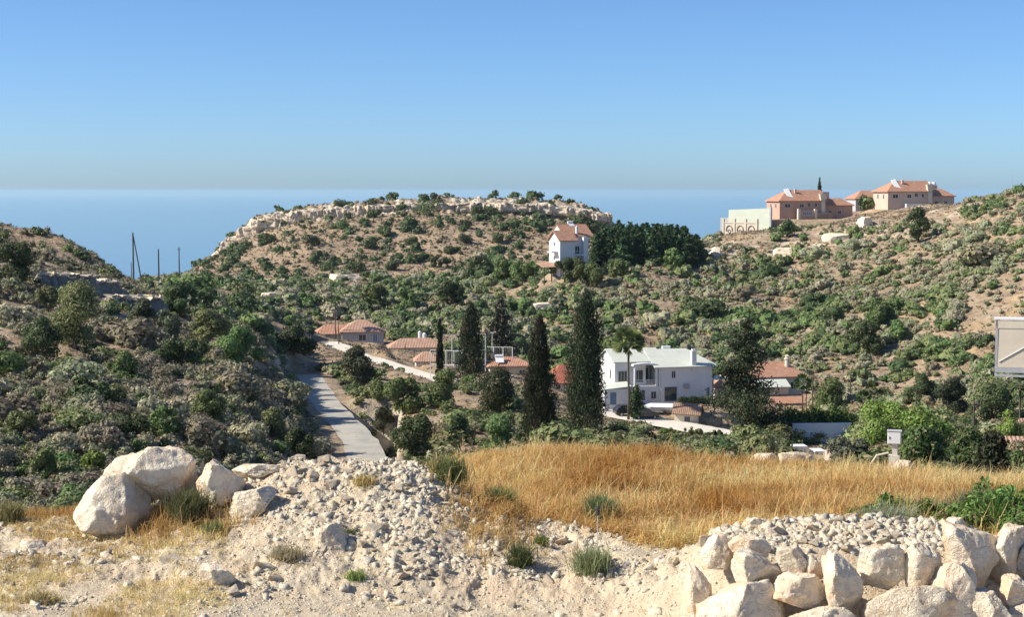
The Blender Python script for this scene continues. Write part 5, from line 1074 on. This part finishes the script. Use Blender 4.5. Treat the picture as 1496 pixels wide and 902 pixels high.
# left slope and middle valley trees: (u, vbase, vtop, width, base colour, label)
L = [
 (112, 512, 410, 92, OLIVE, 'widest round-crowned tree on the left slope below the rock ledge', 0), (70, 456, 412, 34, OLIVE, 'small tree on the ledge left of the widest left-slope tree', 0),
 (104, 430, 404, 26, DARK, 'little bushy tree on the crest of the rock ledge', 0), (211, 498, 434, 42, (.09, .105, .06), 'grey-green tree right of the bare sandy patch', 0),
 (264, 462, 410, 62, DARK, 'dark round tree on the saddle under the middle dark pole', 0), (245, 506, 448, 46, (.11, .125, .075), 'silvery tree right of the bare sandy patch, the lighter', 0),
 (302, 508, 450, 64, OLIVE, 'broad olive tree in the middle of the left slope group', 0), (352, 540, 476, 92, GREEN, 'wide bright-topped tree hanging over the road bend', 0),
 (266, 536, 490, 94, DARK, 'low wide dark tree at the front of the left slope group', 0), (62, 528, 462, 60, DARK, 'very dark tree below the left rock ledge', 0),
 (22, 412, 350, 58, DARK, 'dark tree mass at the left edge near the hill top', 0), (430, 520, 468, 84, (.06, .08, .035), 'dense dome-shaped carob beside the dry grass bank', 0),
 (524, 562, 503, 58, (.085, .095, .05), 'rounded grey-green tree between the road and the pale track', 0), (551, 586, 554, 34, OLIVE, 'small bush-like tree below the pale track, leftmost', 0),
 (592, 606, 546, 56, GREEN, 'green tree just below the pale track', 0), (650, 596, 540, 52, GREEN, 'round green tree in front of the slim cypress', 0),
 (728, 612, 538, 72, (.07, .095, .04), 'dense dark-green round tree left of the broad cypress', 0), (602, 664, 594, 64, DARK, 'lowest dark tree in the gully right of the road', 135),
 (728, 664, 604, 50, GREEN, 'green tree in the gully at the edge of the dry grass', 132), (668, 650, 600, 44, DARK, 'shaded small tree in the gully beneath the round green tree', 140), (560, 640, 590, 30, (.09, .10, .06), 'thin grey-green tree on the bank right of the road', 0),
 (212, 412, 391, 46, (.12, .13, .07), 'low bushy tree at the foot of the leftmost dark pole', 0), (250, 408, 394, 14, GREEN, 'tiny tree between the two right dark poles', 0),
 (352, 467, 434, 44, DARK, 'dark tree above the carob on the slope', 0), (548, 450, 416, 52, GREEN, 'bright green tree below the broad limestone outcrop', 0), (594, 456, 420, 38, GREEN, 'upright green tree left of the pipe rail', 0),
 (660, 446, 410, 50, DARK, 'dark tree right under the pipe rail', 0), (700, 412, 374, 56, DARK, 'dark round tree below the table hill, left of the green row', 0),
 (735, 414, 376, 48, GREEN, 'green tree in the row left of the tall white house', 0), (768, 412, 374, 46, GREEN, 'second green tree in the row nearest the tall white house', 0), (640, 392, 372, 40, DARK, 'low dark tree at the foot of the table hill', 0),
 (832, 412, 374, 58, DARK, 'dark tree at the foot of the tall white house, left', 0), (862, 420, 380, 60, GREEN, 'green tree below the pine grove beside the tall white house', 0),
 (905, 406, 376, 50, GREEN, 'green tree under the middle of the pine grove', 0), (980, 392, 362, 50, GREEN, 'green tree under the right end of the pine grove', 0), (808, 404, 388, 18, LIVE, 'small yellow-green bush at the foot of the tall white house', 0),
 (1150, 300 + 48, 320, 26, DARK, 'dark round bush-tree below the brown terrace wall', 0), (1262, 300, 285, 20, (.08, .11, .05), 'left rounded tree in front of the middle villa', 516), (1270, 303, 288, 22, OLIVE, 'right rounded tree in front of the middle villa', 514),
 (1340, 356, 300, 36, DARK, 'dark green tree under the right villa, beside the upright pale outcrop', 0), (1262, 520, 470, 60, DARK, 'dark green thicket tree on the right slope', 0), (1282, 480, 436, 52, GREEN, 'green thicket tree above the dark one on the right slope', 0),
 (1310, 500, 468, 40, GREEN, 'rounded green tree right of the dark thicket on the right slope', 0), (1345, 590, 546, 52, DARK, 'dark tree in the valley right of the bare pole', 0), (1395, 604, 548, 50, (.06, .085, .045), 'dark broad tree left of the rock face in the gully', 0),
 (1450, 616, 560, 50, DARK, 'dark green tree below the steel panel', 0), (1216, 606, 552, 54, GREEN, 'green tree right of the terracotta porch', 0), (1218, 630, 584, 40, GREEN, 'green shrubby tree behind the yard hedge', 185),
 (1292, 636, 580, 90, LIVE, 'wide bright green tree behind the utility cabinet', 120), (1356, 656, 588, 90, LIVE, 'broad bright green bush tree right of the utility cabinet', 95), (1408, 684, 622, 70, (.07, .11, .035), 'dense mid-green tree left of the dark narrow shrub', 78), (1345, 684, 618, 76, (.08, .13, .04), 'rounded green tree right of the cabinet pedestal', 74),
 (1244, 668, 632, 74, (.13, .145, .095), 'low grey-green bush in front of the yard wall', 76),  (905, 664, 640, 44, BROWN, 'brown dead bush on the bank below the left end of the driveway', 150), (940, 668, 636, 50, (.22, .16, .11), 'reddish-brown dead brush on the bank below the driveway', 155), (978, 662, 628, 52, GREEN, 'green bush on the bank below the middle of the driveway', 160), (1012, 664, 638, 44, OLIVE, 'olive-coloured bush on the bank below the driveway, beside the green one', 158), (1046, 668, 638, 44, DARK, 'dark bush on the bank left of the dark feathery tree', 156),
 (182, 562, 512, 52, GREEN, 'round green bush in the middle of the left hillside above the grey scrub', 0), (240, 640, 588, 58, GREEN, 'big green bush in the lower middle of the left hillside', 0), (306, 624, 568, 52, (.16, .20, .075), 'yellowish-green dome bush on the left hillside left of the lane', 0),
 (64, 700, 652, 56, GREEN, 'left green bush low on the left hillside near the frame edge', 0), (138, 700, 658, 44, LIVE, 'small bright green bush just above the leftmost cream boulder', 0), (120, 590, 548, 50, DARK, 'dark low bush on the left hillside under the small ledges', 0), (398, 640, 596, 44, OLIVE, 'olive bush on the shaded bank left of the lane', 0), (30, 640, 596, 50, OLIVE, 'olive bush at the left frame edge, halfway down the hillside', 0), (440, 668, 622, 50, DARK, 'dark bush at the foot of the left bank beside the lane', 0),
 (1470, 640, 590, 50, LIVE, 'yellow-green bush tree near the right edge', 130), (1490, 692, 660, 44, GREEN, 'green bush under the right outbuilding roof', 84),
]
for u, vb, vt, w_, base, lab, Y_ in L: tree(u, vb, vt, w_ * 1.08, lab, Y_ or None, 'broad', base)
tree(1450, 694, 634, 34, 'dark narrow shrub with an uneven top at the far right edge of the field', 58, 'pine', (.045, .06, .03), n=6000, name='tree')
# hedge with yellow-green tips
p = on(1150, 648, 152); rg = np.random.default_rng(8); V = blob_leaves(9000, [(x_, 0, 1.2 + .2 * math.sin(x_ * 3)) for x_ in np.arange(0, 6.6, .55)], [.95 + .15 * math.sin(x_ * 5) for x_ in np.arange(0, 6.6, .55)], .17, rg); V[:, 2] = V[:, 2] * 1.25 + .3
o = np_mesh('hedge', V, quads(len(V)), M['leaf'], tint=tints(9000, (.13, .19, .035), rg, .3, (.05, .08, .03), .35)); o.location = p + Vector((0, .9, -.6)); tag(o, 'long hedge with yellow-green tips above the white yard wall', 'hedge')
o = np_mesh('hedge', V[:24000] * np.array([.7, .6, .45]), quads(24000), M['leaf'], tint=tints(6000, (.045, .085, .03), rg, .2)); o.location = on(1000, 600, 249) + Vector((-.5, 0, .0)); tag(o, 'clipped dark green hedge between the white house and the brown-roofed shed', 'hedge')
# purple bougainvillea
V, T = shrub_geo(rg, 1500, .9, 1.2, .16, (.30, .04, .18), 6, GREEN, .3); o = np_mesh('bougainvillea', V, quads(len(V)), M['leaf'], tint=T); o.location = on(1040, 628, 236); tag(o, 'purple bougainvillea bush beside the brown-roofed shed', 'bush')
# pine grove on the spur: each tree its own
pg = []
rg = np.random.default_rng(23)
for i in range(6):
    h_, w_ = rg.uniform(8.5, 10.5), rg.uniform(3.6, 5.0); V, T, m = conifer_geo(rg, 2600, h_, w_ * 1.15, (.065, .115, .05), .42, 14, bare=.08, pa=.04)
    root = empty('pine_tree', (0, 0, 0)); np_mesh('crown', V, quads(len(V)), M['leaf'], root, tint=T); m.build('trunk', M['bark'], root, True); pg.append(root)
spots = []
for r_, (yy, n_) in enumerate(((395, 15), (403, 17), (412, 17), (421, 16))):
    for j in range(n_):
        u = 872 + (1018 - 872) * (j + rg.uniform(-.2, .2)) / (n_ - 1); spots.append((u, yy + rg.uniform(-3, 3)))
for i, (u, yy) in enumerate(spots):
    o = pg[i] if i < 6 else copy_tree(pg[i % 6]); x_ = (u - CU) / F * yy; zt = float(np.interp(u, [870, 885, 900, 960, 1000, 1024], [338, 326, 323, 325, 328, 348])) + rg.uniform(-3, 5) + (4 if yy > 410 else (421 - yy) * .35)
    z = float(H(x_, yy)); hh = P(u, zt, yy).z - z; s = float(np.clip(hh / 9.5, .45, 1.5)); o.location = (x_, yy, z - .2); o.scale = (1.0, 1.0, s); o.rotation_euler = (0, 0, rg.uniform(0, 6.28))
    tag(o, 'dark green pine crowded in the dense grove on the spur', 'tree', 'pines of the dense grove right of the tall white house')
# ------------------------------------------------------------------ shrubs of the slopes
def clear_of_built(x, y):
    ok = np.ones(len(x), bool)
    for nme, wdt in (('lane', 3.6), ('track', 2.6), ('driveway', 4.0)):
        Q = ROADPTS[nme]
        for q in Q[::2]: ok &= np.hypot(x - q[0], y - q[1]) > wdt
    for key, (cx, cy, r_) in dict(mansion=(6, 3, 10.5), tower=(4, 4, 7.5), villa_a=(10, 3, 15), villa_b=(10, 3, 15), villa_mid=(5, 3, 8), house_r=(3, 1, 10), house_l=(3, 2, 6), bung_a=(2, 3, 9), bung_b=(3, 2, 6), bung_c=(2, 2, 4), bung_d=(3, 2, 6)).items():
        p = SITE[key]; ok &= np.hypot(x - p.x - cx, y - p.y - cy) > r_
    return ok
def blocks_view(u, vt, y, vb):
    """keep low plants from hiding what the photograph shows clear in the valley"""
    b = np.zeros(len(u), bool)
    for u0, u1, v0, v1, yy in ((870, 960, 505, 608, 243), (950, 1072, 505, 626, 243), (800, 872, 325, 398, 380), (1055, 1120, 300, 350, 489), (1118, 1250, 278, 322, 498), (1236, 1405, 262, 312, 503), (455, 645, 466, 524, 303), (600, 672, 505, 545, 262), (700, 775, 530, 552, 258), (432, 565, 546, 670, 132), (1035, 1200, 522, 600, 262), (1155, 1245, 626, 662, 145), (700, 770, 528, 556, 255), (555, 640, 522, 552, 246), (1290, 1326, 628, 672, 56), (1050, 1110, 520, 600, 250), (180, 268, 335, 398, 300), (806, 876, 515, 600, 255)):
        b |= (u > u0 - 3) & (u < u1 + 3) & (vt < v1 + 3) & (vb > v0) & (y < yy)
    return b
def shrub_density(u, v, x, y):
    big = fbm(x / 11, y / 11, 301, 4); d = np.full(len(x), .0)
    right = (u > 820) & (y > 225); left = (u < 560) & (y < 260); mid = (y > 225) & (u <= 820) & (y < 500); mesa = y > 505; gully = (y < 232) & (u >= 540)
    d[right] = .12 + .7 * sstep(-.12, .07, big[right]); d[left] = .2 + .75 * sstep(-.2, -.06, big[left]) + .3 * (v[left] < 420); d = np.clip(d, 0, 1); d[mid] = .04 + .55 * sstep(-.10, .08, big[mid]); d[mesa] = .35 + .4 * sstep(-.14, .08, big[mesa]); d[gully] = .2 + .75 * sstep(-.22, -.05, big[gully])
    def spot(uc, vc, ru, rv, f):
        nonlocal d
        d = d * (1 - (1 - f) * np.exp(-((u - uc) / ru) ** 2 - ((v - vc) / rv) ** 2))
    for s in ((1215, 345, 95, 12, .1), (1130, 365, 40, 12, .15), (1370, 320, 50, 8, .2), (1380, 490, 30, 7, .15), (1170, 500, 40, 8, .4), (430, 530, 45, 14, .05), (180, 470, 30, 18, .1), (110, 515, 45, 7, .2), (330, 440, 45, 12, .25), (590, 610, 45, 50, .4), (880, 470, 70, 10, .3), (800, 465, 70, 6, .25), (390, 350, 50, 25, .4), (150, 680, 50, 14, .3), (1040, 365, 25, 14, .2), (1290, 355, 60, 8, .3), (560, 620, 22, 40, .1), (640, 610, 40, 14, .35)): spot(*s)
    band = fbm((x + .3 * y) / 60, (H(x, y) + .02 * x) / 2.6, 808, 3); d = d * np.where((y > 225) & (y < 505), 1 - .7 * sstep(.10, .17, band), 1 - .55 * sstep(.10, .17, band) * (y < 225))
    crest = (y > 640); d[crest & (y < 660)] = .5
    return d
def palette(rng, u, v, y, big):
    """colour and habit for one shrub by where it grows"""
    r = rng.random()
    if y > 505: return (DARK if r < .13 else DULL if r < .22 else BROWN if r < .68 else GREYB), (1.35 if r < .13 else .5)
    if u < 480 and y < 230: return (GREYB if r < .26 else TWIG if r < .56 else SAGE if r < .80 else OLIVE if r < .9 else GREEN if r < .94 else DARK), .95
    if y < 232: return (DARK if r < .4 else OLIVE if r < .7 else SAGE if r < .85 else BROWN), 1.1
    if u > 820:
        if big > .10: return (DARK if r < .3 else GREEN if r < .5 else OLIVE), 1.3
        return (SAGE if r < .36 else GREYB if r < .58 else OLIVE if r < .76 else GREEN if r < .84 else RUSSET), 1.0
    return (DARK if r < .28 else GREEN if r < .4 else OLIVE if r < .65 else SAGE if r < .84 else GREYB), 1.15
def collect(n, y0, y1, rng):
    x, y, z, u, v = sample_ground(n, y0, y1, rng, -260 if y0 < 300 else -150, 1800); k = (rng.random(n) < shrub_density(u, v, x, y)) & clear_of_built(x, y)
    return np.stack([x, y, z, u, v], 1)[k]
rv = np.random.default_rng(77)
cand = [collect(8200, 70, 130, rv), collect(11200, 130, 230, rv), collect(30000, 228, 345, rv), collect(28000, 345, 500, rv), collect(20500, 505, 660, rv)]
cand = np.concatenate(cand)
size = np.zeros(len(cand)); cols = []
bigN = fbm(cand[:, 0] / 9, cand[:, 1] / 9, 404, 3)
for i, (x, y, z, u, v) in enumerate(cand):
    c, sc_ = palette(rv, u, v, y, bigN[i]); cols.append(c)
    s0 = .62 if y < 130 else .76 if y < 180 else .66 if y < 232 else .92 if u > 820 else 1.0
    if y > 505: s0 = 1.3
    size[i] = s0 * sc_ * float(rv.lognormal(-.12, .48))
cols = np.array(cols); vt = proj(cand[:, 0], cand[:, 1], cand[:, 2] + size * 1.2)[1]
sea = (cand[:, 1] > 505) & ((cand[:, 3] < 280) | (cand[:, 3] > 890))
k = ~blocks_view(cand[:, 3], vt, cand[:, 1], cand[:, 4]) & ~sea; cand, size, cols = cand[k], size[k], cols[k]
# the ones that show largest become things of their own
vis = np.zeros(len(cand), bool)
for i, (x, y, z, u, v) in enumerate(cand):                      # line of sight to the camera
    t = np.linspace(.2, .97, 60); vis[i] = bool(np.all((z + size[i] * .9) * t > H(x * t, y * t) - .05)) and -10 < u < 1506
app = size / cand[:, 1] * vis; order = np.argsort(-app); single = order[:262]; rest = np.ones(len(cand), bool); rest[single] = False
protos = []
rp = np.random.default_rng(31)
for base in (GREYB, TWIG, SAGE, OLIVE, GREEN, DARK, BROWN, DULL, RUSSET):
    for q in range(3):
        V, T = shrub_geo(rp, 1500, 1.0, rp.uniform(.65, .95), .115, base, 8); me_o = np_mesh('shrub', V, quads(len(V)), M['leaf'], tint=T); protos.append((base, me_o.data)); bpy.data.objects.remove(me_o)
def colour_word(c):
    c = tuple(c)
    return {GREYB: 'grey-brown dry', TWIG: 'dull brown leafless', SAGE: 'sage-grey', OLIVE: 'olive-green', GREEN: 'fresh green', DARK: 'very dark green', BROWN: 'dry brown', DULL: 'dull green', RUSSET: 'brownish twiggy'}.get(tuple(round(a, 4) for a in c), 'green')
for i in single:
    x, y, z, u, v = cand[i]; c = tuple(round(float(a), 4) for a in cols[i]); opts = [me for b, me in protos if np.allclose(b, c)]
    o = bpy.data.objects.new('shrub', opts[int(rp.integers(len(opts)))]); C.objects.link(o); s = float(size[i]); o.location = (x, y, z - .08 * s); o.rotation_euler = (0, 0, rp.uniform(0, 6.28)); o.scale = (s * rp.uniform(.9, 1.25), s * rp.uniform(.9, 1.25), s * rp.uniform(.8, 1.1))
    where = ('near the top of the left hillside' if v < 480 else 'low on the left hillside' if v > 600 else 'on the middle of the left hillside') if (u < 500 and y < 235) else ('on the bank of the gully right of the road' if u < 800 and y < 250 else 'on the valley floor behind the dry grass' if y < 250 else 'on the right-hand hillside' if u > 820 else 'in the middle valley')
    w_ = colour_word(c); tag(o, f'{w_} shrub growing {where}', 'shrub', f'{w_} shrubs {where}')
def scrub_object(name, m, rng, label):
    cc, ss, co = cand[m], size[m], cols[m]; VV = []; TT = []
    px = ss * F / cc[:, 1]; ns = np.clip((px * 10), 36, 300).astype(int)
    for (x, y, z, u, v), s, c, n in zip(cc, ss, co, ns):
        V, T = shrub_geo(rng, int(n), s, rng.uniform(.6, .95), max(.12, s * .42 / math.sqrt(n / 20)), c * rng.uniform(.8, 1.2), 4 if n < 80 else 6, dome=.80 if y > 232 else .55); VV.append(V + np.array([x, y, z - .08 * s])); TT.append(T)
    V = np.concatenate(VV); o = np_mesh(name, V, quads(len(V)), M['leaf'], tint=np.concatenate(TT)); tag(o, label, kind='stuff'); return o
yy = cand[:, 1]
for nme, m, lab in (('hillside_scrub', rest & (yy < 232), 'low scrub covering the near slopes'), ('hillside_scrub', rest & (yy >= 232) & (yy < 505), 'low scrub covering the far slopes'), ('hilltop_scrub', rest & (yy >= 505), 'scattered scrub on the table hill')): scrub_object(nme, m, rv, lab)
# larger dark carob bushes on the table hill rim, each its own
for i, (u, v, w_, h_) in enumerate(((420, 312, 22, 9), (438, 318, 18, 16), (497, 300, 34, 13), (512, 305, 26, 16), (545, 298, 34, 18), (548, 310, 16, 14), (620, 302, 50, 24), (640, 298, 30, 16), (697, 306, 26, 24), (718, 306, 28, 24), (762, 300, 24, 18), (802, 300, 36, 16), (455, 356, 36, 20), (395, 352, 30, 18), (360, 362, 26, 14), (300, 386, 20, 10), (462, 376, 26, 14), (520, 395, 44, 14), (480, 392, 36, 14), (500, 332, 28, 14), (680, 330, 22, 18), (752, 330, 26, 20), (728, 352, 26, 18), (758, 360, 24, 18), (680, 352, 26, 16), (570, 392, 30, 14), (610, 380, 24, 12), (540, 360, 28, 14), (330, 414, 26, 14), (415, 424, 30, 14), (445, 422, 30, 14), (560, 340, 26, 12), (790, 322, 20, 14), (845, 330, 24, 14), (600, 356, 22, 12), (655, 368, 24, 12), (470, 408, 24, 10))):
    p = hit(u, v + h_ * (.5 if i < 12 else .2), 400); k = p.y / F; V, T = shrub_geo(rp, 1000, w_ / 2 * k, h_ / (w_ / 2) * .7, .42, DARK if i % 4 else (.075, .095, .05), 8, OLIVE, .2); o = np_mesh('carob_bush', V, quads(len(V)), M['leaf'], tint=T); o.location = p
    tag(o, 'dark rounded bush on the rim of the table hill' if i < 12 else 'dark rounded bush on the slope below the table hill rim', 'bush', 'dark bushes on the table hill rim' if i < 12 else 'dark bushes on the table hill slope')

# rock ledges of the left hill: rough faces, shade put into their dark grey colour, pale broken top edge
M['ledgerock'] = rock_mat('shade_toned_ledge_rock', (.30, .28, .255), (.19, .175, .16), (.30, .25, .19), .6)
for i, (pts, hh, lab) in enumerate(((((58, 410, 182), (95, 413, 184), (140, 418, 188), (186, 428, 192)), .85, 'upper shaded rock ledge with a pale top edge on the left hill'), (((158, 444, 184), (195, 446, 188), (240, 444, 194)), .8, 'lower shaded rock ledge with a pale top edge on the left hill'))):
    A = np.array([P(*q)[:] for q in pts]); tt = np.linspace(0, 1, 120); tk = np.linspace(0, 1, len(A)); Q = np.stack([np.interp(tt, tk, A[:, j]) for j in range(3)], 1)
    dr = np.gradient(Q[:, :2], axis=0); dr /= np.linalg.norm(dr, axis=1)[:, None]; nr = np.stack([dr[:, 1], -dr[:, 0]], 1)
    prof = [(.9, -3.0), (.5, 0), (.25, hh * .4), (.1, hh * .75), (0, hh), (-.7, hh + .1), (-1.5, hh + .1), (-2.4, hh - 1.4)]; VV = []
    for j, q in enumerate(Q):
        env = min(1, j / 10, (119 - j) / 10)
        for a_, b_ in prof:
            w = (vnoise(j * .35, b_ * 1.7, 3 + i) - .5) * .8 + (vnoise(j * .9, b_ * 3, 5) - .5) * .3; t_ = (vnoise(j * .22, 1, 9 + i) - .5) * .7 if b_ > hh * .9 else 0
            o_ = a_ + w * (abs(a_) < 1); VV.append((q[0] + nr[j, 0] * o_, q[1] + nr[j, 1] * o_, q[2] + (b_ + t_) * (env if b_ > 0 else 1)))
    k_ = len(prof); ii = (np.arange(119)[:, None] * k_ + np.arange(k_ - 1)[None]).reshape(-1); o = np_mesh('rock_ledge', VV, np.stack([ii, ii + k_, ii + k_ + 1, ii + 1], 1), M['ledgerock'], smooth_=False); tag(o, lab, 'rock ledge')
    top = np.arange(120); cap = []
    for j in range(119): cap.append(VV[j * k_ + 5]); 
    ci = []
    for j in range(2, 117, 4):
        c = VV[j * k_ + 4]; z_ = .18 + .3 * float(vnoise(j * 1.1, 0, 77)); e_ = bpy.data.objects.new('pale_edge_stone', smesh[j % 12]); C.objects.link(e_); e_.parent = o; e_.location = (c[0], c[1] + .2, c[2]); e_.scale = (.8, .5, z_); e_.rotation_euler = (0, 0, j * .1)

# ankle-high dry phrygana and thistles between the bushes of the slopes
def fuzz(n, y0, y1, hgt, per, leaf):
    x, y, z, u, v = sample_ground(n, y0, y1, rv, -150, 1750); d = .35 + .6 * sstep(-.15, .1, fbm(x / 6, y / 6, 919, 3)); bare = np.zeros(n)
    for uc, vc, ru, rv_ in ((1215, 345, 95, 12), (1370, 320, 50, 8), (430, 530, 45, 14), (180, 470, 30, 18), (590, 610, 45, 40), (560, 620, 30, 50)): bare = np.maximum(bare, np.exp(-((u - uc) / ru) ** 2 - ((v - vc) / rv_) ** 2))
    k = (rv.random(n) < d * (1 - .85 * bare)) & clear_of_built(x, y); x, y, z = x[k], y[k], z[k]; m = len(x); h = hgt * rv.uniform(.5, 1.3, m)
    off = rv.normal(size=(m, per, 3)) * np.array([.75, .75, .22]) * h[:, None, None]; off[..., 2] = np.abs(off[..., 2]) + .1 * h[:, None]
    pos = (np.stack([x, y, z], 1)[:, None] + off).reshape(-1, 3); nrm = unit(unit(off + np.array([0, 0, .1])).reshape(-1, 3) + .4 * rv.normal(size=(m * per, 3)))
    V = leaf_quads(pos, nrm, leaf * rv.uniform(.6, 1.4, m * per), rv); pal = np.array([BROWN, GREYB, (.40, .31, .19), (.22, .17, .12), SAGE, (.17, .17, .10)])
    c = np.repeat(pal[rv.integers(0, 6, m)] * rv.uniform(.8, 1.15, (m, 1)), per * 4, 0); return V, c
parts_ = [fuzz(26000, 70, 232, .26, 7, .13), fuzz(46000, 228, 500, .42, 7, .26), fuzz(14000, 505, 650, .55, 6, .42)]
V = np.concatenate([a for a, b in parts_]); o = np_mesh('dry_undergrowth', V, quads(len(V)), M['leaf'], tint=np.concatenate([b for a, b in parts_])); tag(o, 'ankle-high dry undergrowth between the bushes', kind='stuff')
# ------------------------------------------------------------------ sea, haze, light, camera
def disc(name, r, z, mat, n=128):
    m = MB(); m.add([(r * math.cos(6.28318 * k / n), r * math.sin(6.28318 * k / n), z) for k in range(n)], [tuple(range(n))]); return m.build(name, mat)
tag(disc('sea', 50000, -150, M['sea']), kind='structure')
def haze(density):
    m, nt, out = mat_new('haze_air'); v = nd(nt, 'ShaderNodeVolumePrincipled'); v.inputs['Color'].default_value = (.62, .86, 1, 1); v.inputs['Density'].default_value = density
    v.inputs['Anisotropy'].default_value = .2; nt.links.new(v.outputs[0], out.inputs['Volume'])
    b = MB().box(-50500, 50500, -50500, 50500, -180, 19); o = b.build('haze', m); tag(o, kind='stuff'); o.visible_shadow = True; return o
haze(HAZE)
w = bpy.data.worlds.new('World'); bpy.context.scene.world = w; w.use_nodes = True; nt = w.node_tree
sky = nt.nodes.new('ShaderNodeTexSky'); sky.sky_type = 'NISHITA'; sky.sun_disc = False
SUN_EL, SUN_AZ = R(38), R(-97)      # azimuth from the view axis (+Y), negative = left
sky.sun_elevation = SUN_EL; sky.sun_rotation = SUN_AZ; sky.altitude = 150; sky.air_density = SKY[0]; sky.dust_density = SKY[1]; sky.ozone_density = SKY[2]
bg = nt.nodes['Background']; bg.inputs[1].default_value = SKYSTR; tn = nt.nodes.new('ShaderNodeMix'); tn.data_type = 'RGBA'; tn.blend_type = 'MULTIPLY'; tn.inputs[0].default_value = 1; tn.inputs[7].default_value = (1.04, 1.055, 1.0, 1); nt.links.new(sky.outputs[0], tn.inputs[6]); nt.links.new(tn.outputs[2], bg.inputs[0])
sl = bpy.data.lights.new('sun', 'SUN'); sl.energy = SUNSTR; sl.angle = R(.53); sl.color = (1, .91, .76)
so = bpy.data.objects.new('sun', sl); C.objects.link(so)
sd = Vector((math.sin(SUN_AZ) * math.cos(SUN_EL), math.cos(SUN_AZ) * math.cos(SUN_EL), math.sin(SUN_EL)))
so.rotation_euler = sd.to_track_quat('Z', 'Y').to_euler(); so.location = (-20, 10, 30)
cd = bpy.data.cameras.new('camera'); cam = bpy.data.objects.new('camera', cd); C.objects.link(cam)
cd.sensor_width = 36; cd.lens = 36 * F / 1496; cd.clip_start = .5; cd.clip_end = 150000
cam.rotation_euler = (R(90) - PITCH, 0, 0); bpy.context.scene.camera = cam
sc = bpy.context.scene; sc.view_settings.view_transform = 'Standard'; sc.view_settings.look = 'None'; sc.view_settings.exposure = EXPO; sc.view_settings.gamma = 1
sc.cycles.max_bounces = 6; sc.cycles.diffuse_bounces = 3; sc.cycles.glossy_bounces = 2; sc.cycles.transmission_bounces = 4; sc.cycles.transparent_max_bounces = 6; sc.cycles.volume_bounces = 1
sc.cycles.use_denoising = True
